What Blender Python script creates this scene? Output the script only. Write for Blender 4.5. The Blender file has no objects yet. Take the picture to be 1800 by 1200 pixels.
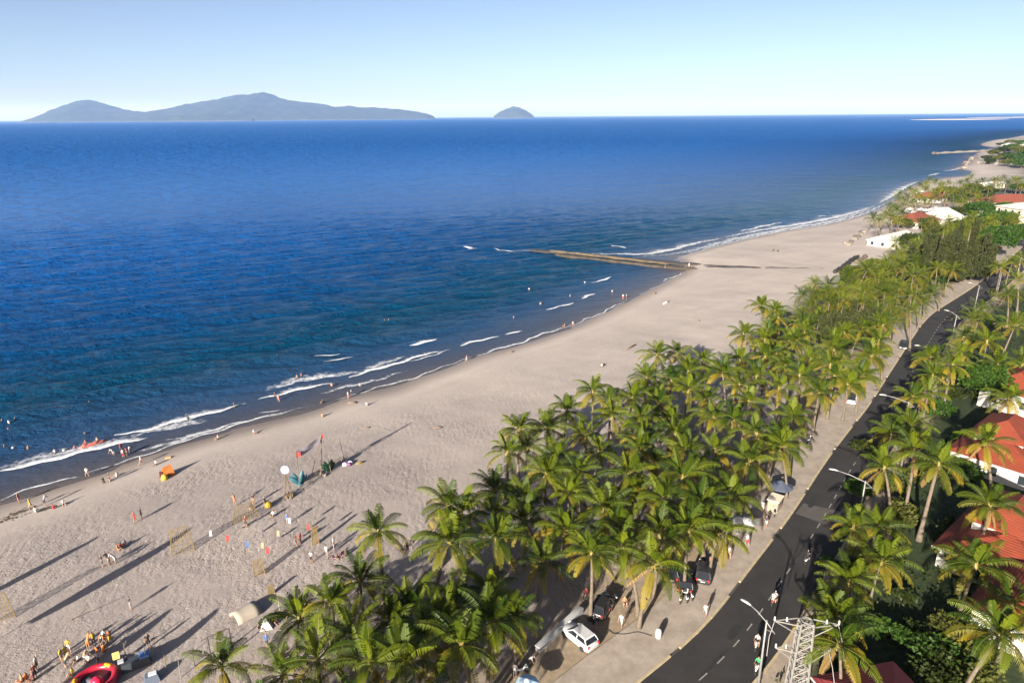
import bpy, bmesh, math, random
import numpy as np
from mathutils import Vector, Matrix, Euler

random.seed(7)
rng = np.random.default_rng(11)
scene = bpy.context.scene
COL = scene.collection

# ---------------------------------------------------------------- camera
CAM_H = 52.0
FPX = 1200.0                       # focal length in pixels of an 1800 px wide frame (24 mm on 36 mm)
ROLL = math.atan(14 / 1800.0)
PITCH = math.atan(396 / FPX)
_f = Vector((0, math.cos(PITCH), -math.sin(PITCH)))
_u0 = Vector((0, math.sin(PITCH), math.cos(PITCH)))
_r0 = Vector((1, 0, 0))
_right = _r0 * math.cos(ROLL) - _u0 * math.sin(ROLL)
_up = _r0 * math.sin(ROLL) + _u0 * math.cos(ROLL)
cam_data = bpy.data.cameras.new('camera')
cam_data.lens = 24.0
cam_data.sensor_width = 36.0
cam_data.clip_start = 0.5
cam_data.clip_end = 200000.0
cam = bpy.data.objects.new('camera', cam_data)
COL.objects.link(cam)
_m = Matrix((_right, _up, -_f)).transposed().to_4x4()
_m.translation = Vector((0, 0, CAM_H))
cam.matrix_world = _m
scene.camera = cam

# ---------------------------------------------------------------- world, sun, exposure
SUN_ELEV = math.radians(18.5)
SUN_AZ = math.atan2(-0.47, -0.88)            # compass-like angle from +Y towards +X
sun_dir = Vector((math.sin(SUN_AZ) * math.cos(SUN_ELEV), math.cos(SUN_AZ) * math.cos(SUN_ELEV), math.sin(SUN_ELEV)))
world = bpy.data.worlds.new('World')
scene.world = world
world.use_nodes = True
wn = world.node_tree.nodes
wl = world.node_tree.links
wn.clear()
wo = wn.new('ShaderNodeOutputWorld')
wb = wn.new('ShaderNodeBackground')
sky = wn.new('ShaderNodeTexSky')
sky.sky_type = 'NISHITA'
sky.sun_disc = False
sky.sun_elevation = SUN_ELEV
sky.sun_rotation = SUN_AZ
sky.air_density = 0.42
sky.dust_density = 1.3
sky.ozone_density = 0.0
wb.inputs['Strength'].default_value = 0.056
wl.new(sky.outputs[0], wb.inputs['Color'])
wl.new(wb.outputs[0], wo.inputs['Surface'])
sd_ = bpy.data.lights.new('sun', 'SUN')
sd_.energy = 5.0
sd_.angle = math.radians(0.6)
sd_.color = (1.0, 0.93, 0.84)
sun = bpy.data.objects.new('sun', sd_)
sun.rotation_euler = sun_dir.to_track_quat('Z', 'Y').to_euler()
sun.location = (-60, -60, 120)
COL.objects.link(sun)
scene.view_settings.view_transform = 'Standard'
scene.view_settings.look = 'None'
scene.view_settings.gamma = 1.0
scene.view_settings.use_curve_mapping = False
scene.view_settings.exposure = 1.7
scene.render.engine = 'CYCLES'
scene.cycles.max_bounces = 6
scene.cycles.diffuse_bounces = 1
scene.cycles.glossy_bounces = 2
scene.cycles.transmission_bounces = 3
scene.cycles.transparent_max_bounces = 12
scene.cycles.volume_bounces = 0
scene.cycles.use_denoising = True

# ---------------------------------------------------------------- helpers
def ray(px, py):
    u, v = px - 900.0, py - 600.0
    c, s = math.cos(ROLL), math.sin(ROLL)
    x, y = (u * c - v * s) / FPX, (u * s + v * c) / FPX
    return x, math.cos(PITCH) - y * math.sin(PITCH), -(math.sin(PITCH) + y * math.cos(PITCH))

def G(px, py, z=0.0):
    """the place on the level z that the surveyed point of the photograph shows"""
    r = ray(px, py)
    t = (CAM_H - z) / -r[2]
    return (r[0] * t, r[1] * t)

def tag(o, label=None, cat=None, group=None, kind=None):
    if label: o['label'] = label
    if cat: o['category'] = cat
    if group: o['group'] = group
    if kind: o['kind'] = kind
    return o

def empty(name, loc=(0, 0, 0), rz=0.0):
    o = bpy.data.objects.new(name, None)
    o.empty_display_size = 0.3
    COL.objects.link(o)
    o.location = loc
    o.rotation_euler = (0, 0, rz)
    return o

def link(name, mesh, parent=None, loc=(0, 0, 0), rot=(0, 0, 0), scale=None):
    o = bpy.data.objects.new(name, mesh)
    COL.objects.link(o)
    o.location = loc
    o.rotation_euler = rot
    if scale is not None:
        o.scale = scale if hasattr(scale, '__len__') else (scale,) * 3
    if parent is not None:
        o.parent = parent
    return o

class MB:
    """collects shapes of one piece and turns them into one mesh"""
    def __init__(self):
        self.v, self.f, self.m = [], [], []
    def add(self, verts, faces, mi=0):
        b = len(self.v)
        self.v.extend([tuple(p) for p in verts])
        self.f.extend([tuple(b + i for i in f) for f in faces])
        self.m.extend([mi] * len(faces))
        return self
    def box(self, c, s, rz=0.0, mi=0, taper=1.0, rx=0.0, ry=0.0):
        hx, hy, hz = s[0] / 2, s[1] / 2, s[2] / 2
        R = Euler((rx, ry, rz)).to_matrix()
        vs = []
        for z, t in ((-hz, 1.0), (hz, taper)):
            for x, y in ((-hx, -hy), (hx, -hy), (hx, hy), (-hx, hy)):
                p = R @ Vector((x * t, y * t, z))
                vs.append((c[0] + p.x, c[1] + p.y, c[2] + p.z))
        return self.add(vs, [(3, 2, 1, 0), (4, 5, 6, 7), (0, 1, 5, 4), (1, 2, 6, 5), (2, 3, 7, 6), (3, 0, 4, 7)], mi)
    def tube(self, pts, rad, n=6, mi=0, caps=True, flat=1.0):
        pts = [Vector(p) for p in pts]
        if not hasattr(rad, '__len__'):
            rad = [rad] * len(pts)
        vs, fs = [], []
        ref = None
        for i, p in enumerate(pts):
            d = (pts[min(i + 1, len(pts) - 1)] - pts[max(i - 1, 0)])
            d = d.normalized() if d.length > 1e-9 else Vector((0, 0, 1))
            if ref is None:
                ref = Vector((1, 0, 0)) if abs(d.x) < 0.8 else Vector((0, 1, 0))
            a = (ref - d * ref.dot(d)).normalized()
            b = d.cross(a)
            ref = a
            for k in range(n):
                t = 2 * math.pi * k / n
                q = p + a * (math.cos(t) * rad[i]) + b * (math.sin(t) * rad[i] * flat)
                vs.append(q)
        for i in range(len(pts) - 1):
            for k in range(n):
                k2 = (k + 1) % n
                fs.append((i * n + k, i * n + k2, (i + 1) * n + k2, (i + 1) * n + k))
        if caps:
            fs.append(tuple(reversed(range(n))))
            fs.append(tuple((len(pts) - 1) * n + k for k in range(n)))
        return self.add(vs, fs, mi)
    def lathe(self, prof, n=12, c=(0, 0, 0), mi=0):
        vs, fs = [], []
        for r, z in prof:
            for k in range(n):
                t = 2 * math.pi * k / n
                vs.append((c[0] + r * math.cos(t), c[1] + r * math.sin(t), c[2] + z))
        for i in range(len(prof) - 1):
            for k in range(n):
                k2 = (k + 1) % n
                fs.append((i * n + k, i * n + k2, (i + 1) * n + k2, (i + 1) * n + k))
        if prof[0][0] > 1e-4: fs.append(tuple(reversed(range(n))))
        if prof[-1][0] > 1e-4: fs.append(tuple((len(prof) - 1) * n + k for k in range(n)))
        return self.add(vs, fs, mi)
    def mesh(self, name, mats, smooth=False):
        me = bpy.data.meshes.new(name)
        me.from_pydata(self.v, [], self.f)
        if not isinstance(mats, (list, tuple)): mats = [mats]
        for m in mats: me.materials.append(m)
        if len(mats) > 1: me.polygons.foreach_set('material_index', self.m)
        if smooth: me.polygons.foreach_set('use_smooth', [True] * len(me.polygons))
        me.update()
        return me
    def build(self, name, mats, parent=None, loc=(0, 0, 0), rot=(0, 0, 0), smooth=False):
        return link(name, self.mesh(name, mats, smooth), parent, loc, rot)

def copy_tree(o, parent=None):
    c = o.copy()
    COL.objects.link(c)
    if parent is not None:
        c.parent = parent
    for ch in list(o.children):
        copy_tree(ch, c)
    return c

def smooth_line(pts, step):
    """Catmull-Rom through the points, resampled about every step metres"""
    P = [np.array(p, float) for p in pts]
    P = [2 * P[0] - P[1]] + P + [2 * P[-1] - P[-2]]
    out = []
    for i in range(1, len(P) - 2):
        n = max(2, int(np.linalg.norm(P[i + 1] - P[i]) / step * 2))
        for k in range(n):
            t = k / n
            a, b, c, d = P[i - 1], P[i], P[i + 1], P[i + 2]
            out.append(0.5 * (2 * b + (c - a) * t + (2 * a - 5 * b + 4 * c - d) * t * t + (3 * b - a - 3 * c + d) * t ** 3))
    out.append(P[-2])
    out = np.array(out)
    L = np.concatenate([[0], np.cumsum(np.linalg.norm(np.diff(out, axis=0), axis=1))])
    s = np.arange(0, L[-1], step)
    return np.stack([np.interp(s, L, out[:, k]) for k in range(out.shape[1])], 1)

def offset_line(P, d):
    """line moved d metres to its right"""
    T = np.gradient(P, axis=0)
    T /= np.linalg.norm(T, axis=1)[:, None]
    N = np.stack([T[:, 1], -T[:, 0]], 1)
    return P + N * np.asarray(d).reshape(-1, 1)

def wob(x, y, s, seed=0.0):
    """cheap smooth noise, about -1..1"""
    x, y = np.asarray(x, float) / s, np.asarray(y, float) / s
    return (np.sin(x * 1.7 + 1.3 * np.sin(y * 1.1 + seed) + seed * 2.1) * np.cos(y * 1.9 + 1.2 * np.sin(x * 0.8 + seed * 1.7))
            + 0.5 * np.sin(x * 3.9 - y * 2.7 + seed * 3.3 + 1.1 * np.sin(y * 2.3))) / 1.5

# ---------------------------------------------------------------- materials
def new_mat(name):
    m = bpy.data.materials.new(name)
    m.use_nodes = True
    nt = m.node_tree
    return m, nt.nodes, nt.links, nt.nodes['Principled BSDF']

def setin(b, **kw):
    for k, v in kw.items():
        b.inputs[k.replace('_', ' ')].default_value = v

def rgba(c):
    return (c[0], c[1], c[2], 1.0)

def ramp(n, pts):
    r = n.new('ShaderNodeValToRGB')
    e = r.color_ramp.elements
    e[0].position, e[0].color = pts[0][0], rgba(pts[0][1])
    e[1].position, e[1].color = pts[-1][0], rgba(pts[-1][1])
    for p, c in pts[1:-1]:
        x = e.new(p)
        x.color = rgba(c)
    return r

def noise(n, l, scale, detail=4, rough=0.55, vec=None):
    t = n.new('ShaderNodeTexNoise')
    t.inputs['Scale'].default_value = scale
    t.inputs['Detail'].default_value = detail
    t.inputs['Roughness'].default_value = rough
    if vec is not None: l.new(vec, t.inputs['Vector'])
    return t

def mathn(n, l, op, a, b=None, clamp=False):
    m = n.new('ShaderNodeMath')
    m.operation = op
    m.use_clamp = clamp
    for i, x in enumerate((a, b)):
        if x is None: continue
        if isinstance(x, (int, float)): m.inputs[i].default_value = x
        else: l.new(x, m.inputs[i])
    return m.outputs[0]

def mixc(n, l, fac, a, b, mode='MIX'):
    m = n.new('ShaderNodeMix')
    m.data_type = 'RGBA'
    m.blend_type = mode
    for i, x in ((0, fac), (6, a), (7, b)):
        if isinstance(x, (int, float)): m.inputs[i].default_value = x
        elif isinstance(x, tuple): m.inputs[i].default_value = rgba(x)
        else: l.new(x, m.inputs[i])
    return m.outputs[2]

def simple(name, c, rough=0.6, var=0.12, scale=3.0, metallic=0.0, spec=0.5, bump=0.0, obj_coord=True):
    """a painted or natural surface with a little uneven colour and wear"""
    m, n, l, b = new_mat(name)
    tc = n.new('ShaderNodeTexCoord')
    t = noise(n, l, scale, 5, 0.6, tc.outputs['Object'])
    lo = tuple(max(0, x * (1 - var)) for x in c)
    hi = tuple(min(1, x * (1 + var)) for x in c)
    r = ramp(n, [(0.3, lo), (0.7, hi)])
    l.new(t.outputs[0], r.inputs[0])
    l.new(r.outputs[0], b.inputs['Base Color'])
    setin(b, Roughness=rough, Metallic=metallic)
    b.inputs['Specular IOR Level'].default_value = spec
    if bump > 0:
        bp = n.new('ShaderNodeBump')
        bp.inputs['Strength'].default_value = bump
        bp.inputs['Distance'].default_value = 0.056
        l.new(t.outputs[0], bp.inputs['Height'])
        l.new(bp.outputs[0], b.inputs['Normal'])
    return m
_cm = {}
def paint(c, rough=0.55, spec=0.5):
    k = (tuple(round(x, 3) for x in c), rough, spec)
    if k not in _cm:
        _cm[k] = simple('paint_%d' % len(_cm), c, rough, 0.08, 6.0, spec=spec)
    return _cm[k]
# ================================================================ the setting
# ---- shoreline (water's edge) as a closed outline of the land
SHORE_PX = [(0, 890), (82, 862), (150, 841), (225, 815), (325, 782), (450, 748), (550, 722), (612, 701), (683, 683), (817, 634),
            (900, 610), (1015, 571), (1100, 531), (1160, 500), (1208, 474), (1196, 461), (1190, 452), (1275, 428), (1375, 406), (1450, 394), (1500, 382), (1545, 367),
            (1575, 348), (1612, 325), (1668, 313), (1705, 309), (1712, 301), (1690, 298), (1683, 296), (1700, 290), (1708, 279), (1722, 269),
            (1748, 264), (1752, 259), (1727, 255), (1748, 248), (1775, 243.5), (1800, 240)]
shore = [G(x, y, 0) for x, y in SHORE_PX]
shore_s = smooth_line(shore[:15], 2.0).tolist() + shore[15:16] + smooth_line(shore[16:], 4.0).tolist()
land = [(-330, -320), (-175, -60), (-118, 22), (-92, 60)] + shore_s + [(1500, 2000), (3200, 2600), (3200, -320)]
LP = np.array(land)

def signed_dist(x, y):
    """metres inland (+) or out to sea (-)"""
    x = np.asarray(x, float); y = np.asarray(y, float)
    shp = x.shape
    x = x.ravel(); y = y.ravel()
    best = np.full(x.shape, 1e18)
    inside = np.zeros(x.shape, bool)
    n = len(LP)
    for i in range(n):
        ax, ay = LP[i]; bx, by = LP[(i + 1) % n]
        dx, dy = bx - ax, by - ay
        L2 = dx * dx + dy * dy + 1e-12
        t = np.clip(((x - ax) * dx + (y - ay) * dy) / L2, 0, 1)
        d = (x - ax - t * dx) ** 2 + (y - ay - t * dy) ** 2
        best = np.minimum(best, d)
        c = ((ay > y) != (by > y))
        if dy != 0:
            inside ^= c & (x < (dx * (y - ay) / dy + ax))
    s = np.sqrt(best)
    return np.where(inside, s, -s).reshape(shp)

# ---- the road
KERB_PX = [(1020, 1290), (1120, 1200), (1217, 1125), (1275, 1060), (1307, 1015), (1345, 967), (1395, 900), (1445, 822), (1485, 767), (1530, 710),
           (1568, 650), (1628, 562), (1672, 530), (1718, 500), (1780, 450), (1800, 432)]
ROAD_Z = 2.0
kerb = smooth_line([G(x, y, ROAD_Z) for x, y in KERB_PX], 3.0)
kerb = kerb.copy()
for _ in range(3):
    kerb[1:-1] = (kerb[:-2] + 2 * kerb[1:-1] + kerb[2:]) / 4
_d = kerb[-1] - kerb[-6]; _d /= np.linalg.norm(_d)
_d0 = kerb[0] - kerb[5]; _d0 /= np.linalg.norm(_d0)
kerb = np.concatenate([[kerb[0] + _d0 * k for k in range(60, 0, -3)], kerb, [kerb[-1] + _d * k for k in range(4, 700, 6)]])
ROAD_W = 7.0
PAVE_W = 5.2

def road_d(x, y):
    """metres to the right (+, over the road) or left (-) of the sea-side kerb"""
    x = np.asarray(x, float); y = np.asarray(y, float)
    best = np.full(x.shape, 1e18); sg = np.zeros(x.shape)
    K = kerb[::3]
    for i in range(len(K) - 1):
        ax, ay = K[i]; bx, by = K[i + 1]
        dx, dy = bx - ax, by - ay
        t = np.clip(((x - ax) * dx + (y - ay) * dy) / (dx * dx + dy * dy), 0, 1)
        d = (x - ax - t * dx) ** 2 + (y - ay - t * dy) ** 2
        s = (x - ax) * dy - (y - ay) * dx
        sg = np.where(d < best, s, sg)
        best = np.minimum(best, d)
    return np.sqrt(best) * np.sign(sg)

def sstep(a, b, x):
    t = np.clip((np.asarray(x, float) - a) / (b - a), 0, 1)
    return t * t * (3 - 2 * t)

def land_z(x, y, sd=None, rd=None):
    x = np.asarray(x, float); y = np.asarray(y, float)
    sd = signed_dist(x, y) if sd is None else sd
    rd = road_d(x, y) if rd is None else rd
    z = np.where(sd < 0, np.maximum(sd * 0.035, -4.0), 0.0)
    z = z + np.where(sd > 0, 0.9 * sstep(-4, 14, sd) - 0.9 * float(sstep(-4, 14, 0)) + 1.1 * sstep(10, 34, sd), 0)
    flat = sstep(-16, -7, rd)                   # level towards the promenade
    bumps = 0.10 * wob(x, y, 7.0, 1.0) + 0.05 * wob(x, y, 2.6, 2.0)
    z = z + bumps * sstep(8, 22, sd) * (1 - flat)
    return z * (1 - flat) + flat * np.where(sd > 20, ROAD_Z - 0.015, z)

def gz(x, y):
    return float(land_z(np.array([x]), np.array([y]))[0])

def on_land(px, py, it=4):
    z = 1.5
    for _ in range(it):
        x, y = G(px, py, z)
        z = gz(x, y)
    return x, y, z

# ---- materials of the setting
def sand_material():
    m, n, l, b = new_mat('sand')
    geo = n.new('ShaderNodeNewGeometry')
    P = geo.outputs['Position']
    aw = n.new('ShaderNodeAttribute'); aw.attribute_name = 'wet'
    ad = n.new('ShaderNodeAttribute'); ad.attribute_name = 'dirt_and_shade'
    big = noise(n, l, 0.05, 5, 0.6, P)
    fine = noise(n, l, 1.6, 6, 0.65, P)
    dry = ramp(n, [(0.25, (0.275, 0.236, 0.211)), (0.5, (0.370, 0.319, 0.283)), (0.8, (0.455, 0.394, 0.346))])
    mixn = mathn(n, l, 'ADD', mathn(n, l, 'MULTIPLY', big.outputs[0], 0.65), mathn(n, l, 'MULTIPLY', fine.outputs[0], 0.35))
    l.new(mixn, dry.inputs[0])
    dirt_shade_c = ramp(n, [(0.3, (0.18, 0.135, 0.09)), (0.7, (0.29, 0.225, 0.155))])
    l.new(fine.outputs[0], dirt_shade_c.inputs[0])
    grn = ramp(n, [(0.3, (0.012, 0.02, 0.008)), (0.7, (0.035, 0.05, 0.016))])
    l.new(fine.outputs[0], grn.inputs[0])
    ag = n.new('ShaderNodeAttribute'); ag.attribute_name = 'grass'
    wetn = mathn(n, l, 'ADD', aw.outputs['Fac'], mathn(n, l, 'MULTIPLY', mathn(n, l, 'SUBTRACT', big.outputs[0], 0.5), 0.35), True)
    wetm = mathn(n, l, 'MULTIPLY', mathn(n, l, 'MULTIPLY', wetn, aw.outputs['Fac'], True), 1.0, True)
    dirt_shade_m = mathn(n, l, 'ADD', ad.outputs['Fac'], mathn(n, l, 'MULTIPLY', mathn(n, l, 'SUBTRACT', fine.outputs[0], 0.5), 0.7), True)
    dirt_shade_m = mathn(n, l, 'MULTIPLY', dirt_shade_m, ad.outputs['Fac'], True)
    tr_ = n.new('ShaderNodeAttribute'); tr_.attribute_name = 'tread_and_tint'
    near_tint = mixc(n, l, mathn(n, l, 'MULTIPLY', tr_.outputs['Fac'], 0.85, True), (1.0, 1.0, 1.0), (0.66, 0.65, 0.675))  # multiplies the nearer sand darker and slightly cooler
    dryc = mixc(n, l, 1.0, dry.outputs[0], near_tint, 'MULTIPLY')
    c = mixc(n, l, dirt_shade_m, dryc, dirt_shade_c.outputs[0])
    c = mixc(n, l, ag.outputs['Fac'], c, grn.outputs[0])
    c = mixc(n, l, wetm, c, (0.165, 0.128, 0.10))
    l.new(c, b.inputs['Base Color'])
    r = mathn(n, l, 'SUBTRACT', 0.95, mathn(n, l, 'MULTIPLY', wetm, 0.72))
    l.new(r, b.inputs['Roughness'])
    b.inputs['Specular IOR Level'].default_value = 0.25
    # foot prints and wind ripples
    mp = n.new('ShaderNodeMapping'); mp.inputs['Rotation'].default_value = (0, 0, 0.5); mp.inputs['Scale'].default_value = (1.0, 0.42, 1.0)
    l.new(P, mp.inputs['Vector'])
    v = n.new('ShaderNodeTexVoronoi'); v.inputs['Scale'].default_value = 1.9; v.feature = 'SMOOTH_F1'
    dn = noise(n, l, 0.7, 3, 0.6, P)
    dv = n.new('ShaderNodeVectorMath'); dv.operation = 'MULTIPLY_ADD'; dv.inputs[1].default_value = (1.1, 1.1, 0)
    l.new(dn.outputs['Color'], dv.inputs[0]); l.new(mp.outputs[0], dv.inputs[2])
    l.new(dv.outputs[0], v.inputs['Vector'])
    n2 = noise(n, l, 4.5, 4, 0.6, P)
    h = mathn(n, l, 'ADD', mathn(n, l, 'MULTIPLY', v.outputs[0], 0.8), mathn(n, l, 'MULTIPLY', n2.outputs[0], 0.6))
    soft = mathn(n, l, 'SUBTRACT', 1.0, aw.outputs['Fac'], True)
    tread_and_tint = n.new('ShaderNodeAttribute'); tread_and_tint.attribute_name = 'tread_and_tint'
    bp = n.new('ShaderNodeBump'); bp.inputs['Distance'].default_value = 0.16
    pat = noise(n, l, 0.09, 3, 0.5, P)
    pm_ = n.new('ShaderNodeMapRange'); pm_.inputs['From Min'].default_value = 0.36; pm_.inputs['From Max'].default_value = 0.62; pm_.inputs['To Min'].default_value = 0.25; l.new(pat.outputs[0], pm_.inputs['Value'])
    l.new(mathn(n, l, 'MULTIPLY', mathn(n, l, 'MULTIPLY', soft, mathn(n, l, 'MULTIPLY', tread_and_tint.outputs['Fac'], pm_.outputs[0])), 1.0), bp.inputs['Strength'])
    l.new(h, bp.inputs['Height'])
    l.new(bp.outputs[0], b.inputs['Normal'])
    return m

def axis_coords(lo, a, b, hi, step, grow=1.12):
    mid = np.arange(a, b + 1e-6, step)
    out, x, s = [], b, step
    while x < hi:
        s *= grow; x += s; out.append(x)
    inn, x, s = [], a, step
    while x > lo:
        s *= grow; x -= s; inn.append(x)
    return np.array(inn[::-1] + mid.tolist() + out)

def grid_mesh(name, X, Y, Z, attrs, mat, keep=None):
    ny, nx = Z.shape
    co = np.stack([X, Y, Z], -1).reshape(-1, 3)
    idx = np.arange(ny * nx).reshape(ny, nx)
    q = np.stack([idx[:-1, :-1], idx[:-1, 1:], idx[1:, 1:], idx[1:, :-1]], -1).reshape(-1, 4)
    if keep is not None:
        k = keep.reshape(-1)
        q = q[k[q].any(1)]
        used = np.zeros(len(co), bool); used[q.ravel()] = True
        remap = np.cumsum(used) - 1
        q = remap[q]; co = co[used]
        attrs = {a: v.reshape(-1)[used] for a, v in attrs.items()}
    me = bpy.data.meshes.new(name)
    me.vertices.add(len(co)); me.vertices.foreach_set('co', co.astype(np.float32).ravel())
    me.loops.add(len(q) * 4); me.loops.foreach_set('vertex_index', q.astype(np.int32).ravel())
    me.polygons.add(len(q)); me.polygons.foreach_set('loop_start', np.arange(0, len(q) * 4, 4, dtype=np.int32))
    me.polygons.foreach_set('use_smooth', np.ones(len(q), bool))
    me.update(calc_edges=True)
    for a, v in attrs.items():
        at = me.attributes.new(a, 'FLOAT', 'POINT')
        at.data.foreach_set('value', np.asarray(v, np.float32).ravel())
    me.materials.append(mat)
    return me

# ---- beach and all the land behind it: one sheet
gx = axis_coords(-330, -95, 215, 3000, 1.0, 1.07)
gy = axis_coords(-300, 40, 330, 2400, 1.0, 1.07)
X, Y = np.meshgrid(gx, gy)
SD = signed_dist(X, Y); RD = road_d(X, Y)
Z = land_z(X, Y, SD, RD)
wet = np.clip(1.0 - (SD + 0.9 * wob(X, Y, 9.0, 4.0)) / 6.0, 0, 1) ** 0.7
wet = np.maximum(wet, 0.35 * np.exp(-((SD - 8.0 - 1.2 * wob(X, Y, 8.0, 6.0)) / 1.3) ** 2) * np.clip(wob(X, Y, 5.0, 9.0) + 0.4, 0, 1))
dirt_and_shade = sstep(-17, -8, RD + 2.5 * wob(X, Y, 5.0, 3.0)) * (RD < 4)
dirt_and_shade = np.maximum(dirt_and_shade, 0.8 * (RD > 3))
dirt_and_shade = np.maximum(dirt_and_shade, 0.55 * sstep(-34, -24, RD + 3.0 * wob(X, Y, 6.0, 7.0)) * sstep(30, 42, SD) * (RD < 0))  # palm shade put into the grove sand's colour, with some leaf litter
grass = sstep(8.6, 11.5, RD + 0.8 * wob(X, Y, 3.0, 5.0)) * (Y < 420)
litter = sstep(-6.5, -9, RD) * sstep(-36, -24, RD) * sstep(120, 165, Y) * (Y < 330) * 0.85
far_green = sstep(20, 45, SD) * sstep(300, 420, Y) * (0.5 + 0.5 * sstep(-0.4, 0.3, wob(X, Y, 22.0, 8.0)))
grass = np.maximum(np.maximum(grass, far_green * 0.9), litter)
tread_and_tint = (0.25 + 0.75 * sstep(150, 70, Y)) * sstep(5, 14, SD) * (1 - 0.6 * sstep(-14, -7, RD))
GRID = (gx, gy, Z.copy(), SD.copy())
def gsample(k, x, y):
    i = min(max(int(np.searchsorted(gx, x)) - 1, 0), len(gx) - 2); j = min(max(int(np.searchsorted(gy, y)) - 1, 0), len(gy) - 2)
    u = (x - gx[i]) / (gx[i + 1] - gx[i]); v = (y - gy[j]) / (gy[j + 1] - gy[j]); A = GRID[k]
    return float((A[j, i] * (1 - u) + A[j, i + 1] * u) * (1 - v) + (A[j + 1, i] * (1 - u) + A[j + 1, i + 1] * u) * v)
def gz(x, y): return gsample(2, x, y)
M_sand = sand_material()
beach = link('beach', grid_mesh('beach', X, Y, Z, {'wet': wet, 'dirt_and_shade': dirt_and_shade, 'grass': grass, 'tread_and_tint': tread_and_tint}, M_sand, keep=SD > -40))
tag(beach, 'broad pale sand beach with long shadows and its dark wet edge', kind='structure')

# ---- sea: one sheet to the horizon, real swell near the shore
WDIR = [(0.46, -0.89, 9.5, 0.110, 0.0), (0.36, -0.93, 6.8, 0.075, 1.3), (0.58, -0.81, 13.5, 0.10, 2.4), (0.20, -0.98, 5.0, 0.045, 0.7), (0.70, -0.71, 4.2, 0.030, 4.0), (-0.1, -1.0, 7.7, 0.04, 5.0)]
def sea_z(x, y, sd):
    x = np.asarray(x, float); y = np.asarray(y, float)
    wx = x + 2.2 * wob(x, y, 19.0, 1.0); wy = y + 2.2 * wob(x, y, 23.0, 2.0)
    z = np.zeros_like(x)
    for a, b, L, A, ph in WDIR:
        p = (a * wx + b * wy) * 2 * math.pi / L + ph + 0.8 * wob(x, y, 31.0, ph)
        env = 0.45 + 0.55 * wob(x, y, 8.0 + 2 * ph, ph + 3)
        s = np.sin(p)
        z += A * env * (s + 0.30 * np.sin(2 * p + 0.6))
    return z

def sea_height(x, y, sd):
    return 3.1 * sea_z(x, y, sd) * (0.10 + 0.90 * sstep(6, 34, -np.asarray(sd))) * (1 - sstep(240, 520, np.hypot(x, y)))

def sea_material():
    m, n, l, b = new_mat('sea_water')
    geo = n.new('ShaderNodeNewGeometry'); P = geo.outputs['Position']
    off = n.new('ShaderNodeAttribute'); off.attribute_name = 'offshore'
    big = noise(n, l, 0.012, 4, 0.55, P)
    o = mathn(n, l, 'ADD', off.outputs['Fac'], mathn(n, l, 'MULTIPLY', mathn(n, l, 'SUBTRACT', big.outputs[0], 0.5), 0.12))
    r = ramp(n, [(0.0, (0.09, 0.078, 0.075)), (0.03, (0.05, 0.055, 0.075)), (0.09, (0.012, 0.042, 0.10)), (0.17, (0.0006, 0.034, 0.078)), (0.32, (0.0004, 0.037, 0.130)), (0.55, (0.0004, 0.056, 0.22)), (1.0, (0.0004, 0.080, 0.30))])
    l.new(o, r.inputs[0])
    l.new(r.outputs[0], b.inputs['Base Color'])
    b.inputs['IOR'].default_value = 1.33
    b.inputs['Specular IOR Level'].default_value = 0.06
    # wind waves: small crests lying across the swell
    mp = n.new('ShaderNodeMapping'); mp.inputs['Rotation'].default_value = (0, 0, -0.42); mp.inputs['Scale'].default_value = (0.62, 1.0, 1.0)
    l.new(P, mp.inputs['Vector'])
    n1 = noise(n, l, 0.75, 5, 0.62, mp.outputs[0])
    n2 = noise(n, l, 0.17, 5, 0.62, mp.outputs[0])
    calm = n.new('ShaderNodeAttribute'); calm.attribute_name = 'chop'
    dist = n.new('ShaderNodeVectorMath'); dist.operation = 'LENGTH'
    l.new(P, dist.inputs[0])
    fade = n.new('ShaderNodeMapRange'); fade.inputs['From Min'].default_value = 150; fade.inputs['From Max'].default_value = 1500
    l.new(dist.outputs['Value'], fade.inputs['Value'])
    h1 = mathn(n, l, 'MULTIPLY', n1.outputs[0], 0.55)
    h2 = mathn(n, l, 'MULTIPLY', mathn(n, l, 'MULTIPLY', n2.outputs[0], 3.4), mathn(n, l, 'ADD', 0.25, fade.outputs[0]))
    n3 = noise(n, l, 0.05, 4, 0.6, mp.outputs[0])
    h3 = mathn(n, l, 'MULTIPLY', mathn(n, l, 'MULTIPLY', n3.outputs[0], 10.0), fade.outputs[0])
    h = mathn(n, l, 'MULTIPLY', mathn(n, l, 'ADD', mathn(n, l, 'ADD', h1, h2), h3), calm.outputs['Fac'])
    bp = n.new('ShaderNodeBump'); bp.inputs['Strength'].default_value = 1.0; bp.inputs['Distance'].default_value = 2.4
    l.new(h, bp.inputs['Height'])
    l.new(bp.outputs[0], b.inputs['Normal'])
    rr = mathn(n, l, 'ADD', 0.10, mathn(n, l, 'MULTIPLY', fade.outputs[0], 0.45))
    l.new(rr, b.inputs['Roughness'])
    return m

sx = axis_coords(-30000, -190, 150, 30000, 1.1, 1.06)
sy = axis_coords(-400, 78, 330, 40000, 0.85, 1.05)
X, Y = np.meshgrid(sx, sy)
SD = signed_dist(X, Y)
Z = sea_height(X, Y, SD)
offs = np.clip(-SD / 420.0, 0, 1) ** 0.75
chop = 0.10 + 0.90 * sstep(4, 40, -SD)
M_sea = sea_material()
sea = link('sea', grid_mesh('sea', X, Y, Z, {'offshore': offs, 'chop': chop}, M_sea, keep=SD < 9))
tag(sea, 'deep blue sea rippled by swell, teal towards the sand', kind='structure')

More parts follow.
